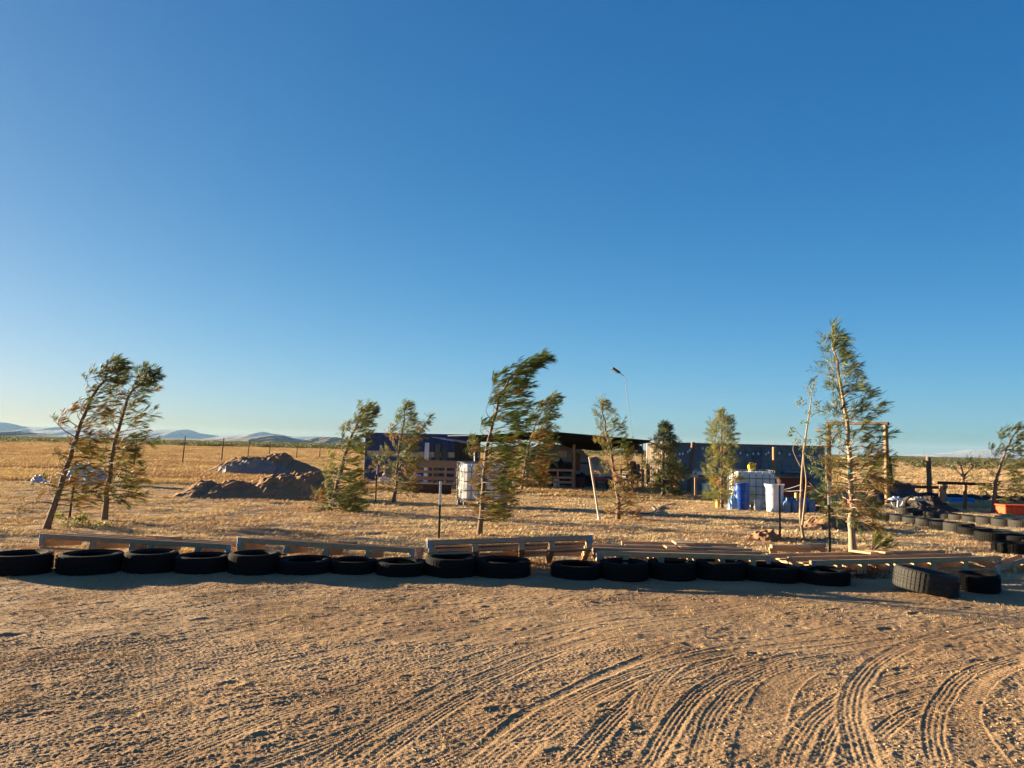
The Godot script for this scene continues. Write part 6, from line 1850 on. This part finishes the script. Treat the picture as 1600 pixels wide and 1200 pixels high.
func build_right_side() -> void:
	# low mounds and clods round the young trees
	mound("broken brown soil heap beside the wired steel post", "mound", [Vector2(4.364, -0.007), Vector2(4.504, 0.066), Vector2(4.645, 0.15), Vector2(4.739, 0.186), Vector2(4.856, 0.154), Vector2(4.996, 0.099), Vector2(5.206, 0.046), Vector2(5.463, 0.017), Vector2(5.791, 0.047), Vector2(6.026, 0.075), Vector2(6.165, 0.021), Vector2(6.316, -0.022)], -13.748 - 0.35, 0.5, M.heap_soil, 0.9, "soil_heap")
	mound("low shaded soil bank behind the tallest pine", "mound", [Vector2(6.402, -0.065), Vector2(6.612, 0.036), Vector2(6.823, 0.178), Vector2(7.033, 0.266), Vector2(7.243, 0.284), Vector2(7.521, 0.248), Vector2(7.798, 0.144), Vector2(8.214, 0.016)], -16.349 - 0.5, 0.9, M.heap_soil, 0.4, "soil_heap")
	mound("sand bank coloured dark for its shaded side, behind the hitching rails and kerb tyres", "mound", [Vector2(13.345, -0.401), Vector2(13.732, -0.214), Vector2(14.187, -0.048), Vector2(14.643, 0.118), Vector2(15.097, 0.218), Vector2(15.436, 0.202), Vector2(15.767, -0.036), Vector2(16.099, -0.275)], -26.404 - 1.0, 1.5, M.shaded_soil, 0.3, "soil_heap")
	# a long black pond-liner bank along the plain edge
	var bank := thing("liner_bank", "long low black lined bank along the edge of the plain", "bank", Vector3(24.078, -0.662, -38.921))
	var rows := []
	for j in 9:
		var w := j / 8.0
		var row := PackedVector3Array()
		for i in 61:
			var u := i / 60.0
			var q := Vector3(20.836, -0.665, -40.372).lerp(Vector3(27.329, -0.644, -37.021), u) - bank.position
			q.y += 0.42 * sin(PI * w) * (0.9 + 0.3 * n_mid.get_noise_1d(u * 9.0)) - 0.03
			q.z -= (w - 0.5) * 1.1
			row.append(q)
		rows.append(row)
	var bs := Shape.new()
	bs.sheet(rows)
	part("liner", bs, M.black_sheet, bank)
	var es := Shape.new()
	for k in 14:
		es.box(rows[0][k * 4 + 2] + Vector3(0, 0.03, 0.05), Vector3(0.16, 0.1, 0.12), Basis(Vector3.UP, k), 0.02)
	part("edge_stones", es, M.stone, bank)
	# junk heap by the gate
	crumple("junk_heap", "dark tarpaulin heap between the gate pole and the reddish post", "heap", Vector3(15.449, -0.441, -29.086) + Vector3(0, 0, -0.7), Vector3(2.0, 0.95, 1.2), M.teal_board, 63.0, 0.7)
	crumple("plastic_bag", "torn white bag on the dark tarpaulin heap", "bag", Vector3(13.417, 0.075, -26), Vector3(0.5, 0.11, 0.35), M.white_sheet, 70.0, 0.6)
	crumple("plastic_bag", "brown and white scrap bag beside the reddish post", "bag", Vector3(14.173, 0.07, -26), Vector3(0.55, 0.12, 0.35), M.curtain, 77.0, 0.6)
	var hoop := thing("bent_hoop", "thin pale bent hoop lying on the dark heap", "hoop", Vector3(13.252, 0.013, -25.6))
	var hs := Shape.new()
	var hp := []
	var hr := []
	for k in 17:
		var a := 3.3 + 2.9 * k / 16.0
		hp.append(Vector3(0.2 * cos(a), 0.2 * sin(a) + 0.05, 0.0)); hr.append(0.018)
	hs.tube(hp, hr, 6)
	part("ring", hs, M.white_paint, hoop)
	var peg := thing("white_peg", "short white marker peg behind the near kerb tyres", "peg", Vector3(12.488, -0.276, -24.751) + Vector3(0.25, 0, 0.2))
	piece("peg", Vector3(0.07, 0.42, 0.04), M.white_paint, peg, Vector3(0, 0.2, 0), Basis(Vector3(0, 0, 1), -0.1))
	piece("base", Vector3(0.12, 0.05, 0.1), M.white_paint, peg, Vector3(0, 0.03, 0))
	var tub := thing("plastic_tub", "white tub with a grey-blue side behind the tallest pine", "tub", Vector3(16.366, -0.57, -33.324), 0.2)
	piece("body", Vector3(0.48, 0.42, 0.45), M.white_sheet, tub, Vector3(0, 0.45, 0), Basis(), 0.03)
	piece("side_panel", Vector3(0.36, 0.3, 0.012), M.camper_panel, tub, Vector3(0.03, 0.46, 0.228))
	piece("stand", Vector3(0.5, 0.24, 0.45), M.dark_timber, tub, Vector3(0, 0.115, 0))
	var trough := thing("blue_trough", "bright blue plastic trough beneath the dark hitching rail", "trough", Vector3(21.699, -0.629, -36.027), 0.0)
	var tw: float = 1.056
	piece("bottom", Vector3(tw, 0.04, 0.5), M.bright_blue, trough, Vector3(0, 0.05, 0))
	for s in PackedFloat32Array([-1.0, 1.0]):
		piece("long_side", Vector3(tw, 0.26, 0.03), M.bright_blue, trough, Vector3(0, 0.15, s * 0.25), Basis(Vector3(1, 0, 0), s * 0.12))
		piece("end", Vector3(0.03, 0.26, 0.5), M.bright_blue, trough, Vector3(s * tw / 2.0, 0.15, 0))
	var box := thing("orange_box", "bright orange-red storage box beyond the far kerb", "box", Vector3(16.95, -0.291, -24.819), 0.0)
	var bw: float = 1.369
	piece("body", Vector3(bw, 0.3, 0.5), M.orange_paint, box, Vector3(0, 0.17, 0), Basis(), 0.02)
	piece("lid", Vector3(bw + 0.03, 0.04, 0.54), M.orange_paint, box, Vector3(0, 0.345, 0))
	piece("seam", Vector3(0.02, 0.29, 0.012), M.maroon_metal, box, Vector3(0.05, 0.17, 0.252))
	var curb := thing("timber_edging", "tan timber plank edging with a green scrap beyond the far kerb", "plank", Vector3(15.016, -0.197, -22.104), 0.0)
	piece("plank", Vector3(1.9, 0.1, 0.12), M.pale_timber, curb, Vector3(0.3, 0.06, 0), Basis(Vector3.UP, -0.05))
	piece("plank", Vector3(1.2, 0.09, 0.12), M.pallet_wood_tan, curb, Vector3(0.2, 0.05, 0.2), Basis(Vector3.UP, 0.08))
	piece("green_scrap", Vector3(0.3, 0.05, 0.12), M.green_plastic, curb, Vector3(-0.35, 0.14, 0))
	var stump := thing("tree_stump", "pale cut stump standing by the blue trough", "stump", Vector3(20.391, -0.584, -33.908) + Vector3(0, 0, -1.2))
	var ss := Shape.new()
	ss.tube([Vector3(0, -0.05, 0), Vector3(0.02, 0.3, 0), Vector3(-0.02, 0.62, 0), Vector3(0.05, 0.9, 0)], [0.14, 0.11, 0.1, 0.09], 9)
	part("bole", ss, M.bark_pale, stump)
	var knot := Shape.new()
	knot.tube([Vector3(0, 0.6, 0), Vector3(0.18, 0.85, 0.02)], [0.06, 0.035], 7)
	part("branch", knot, M.bark_pale, stump)
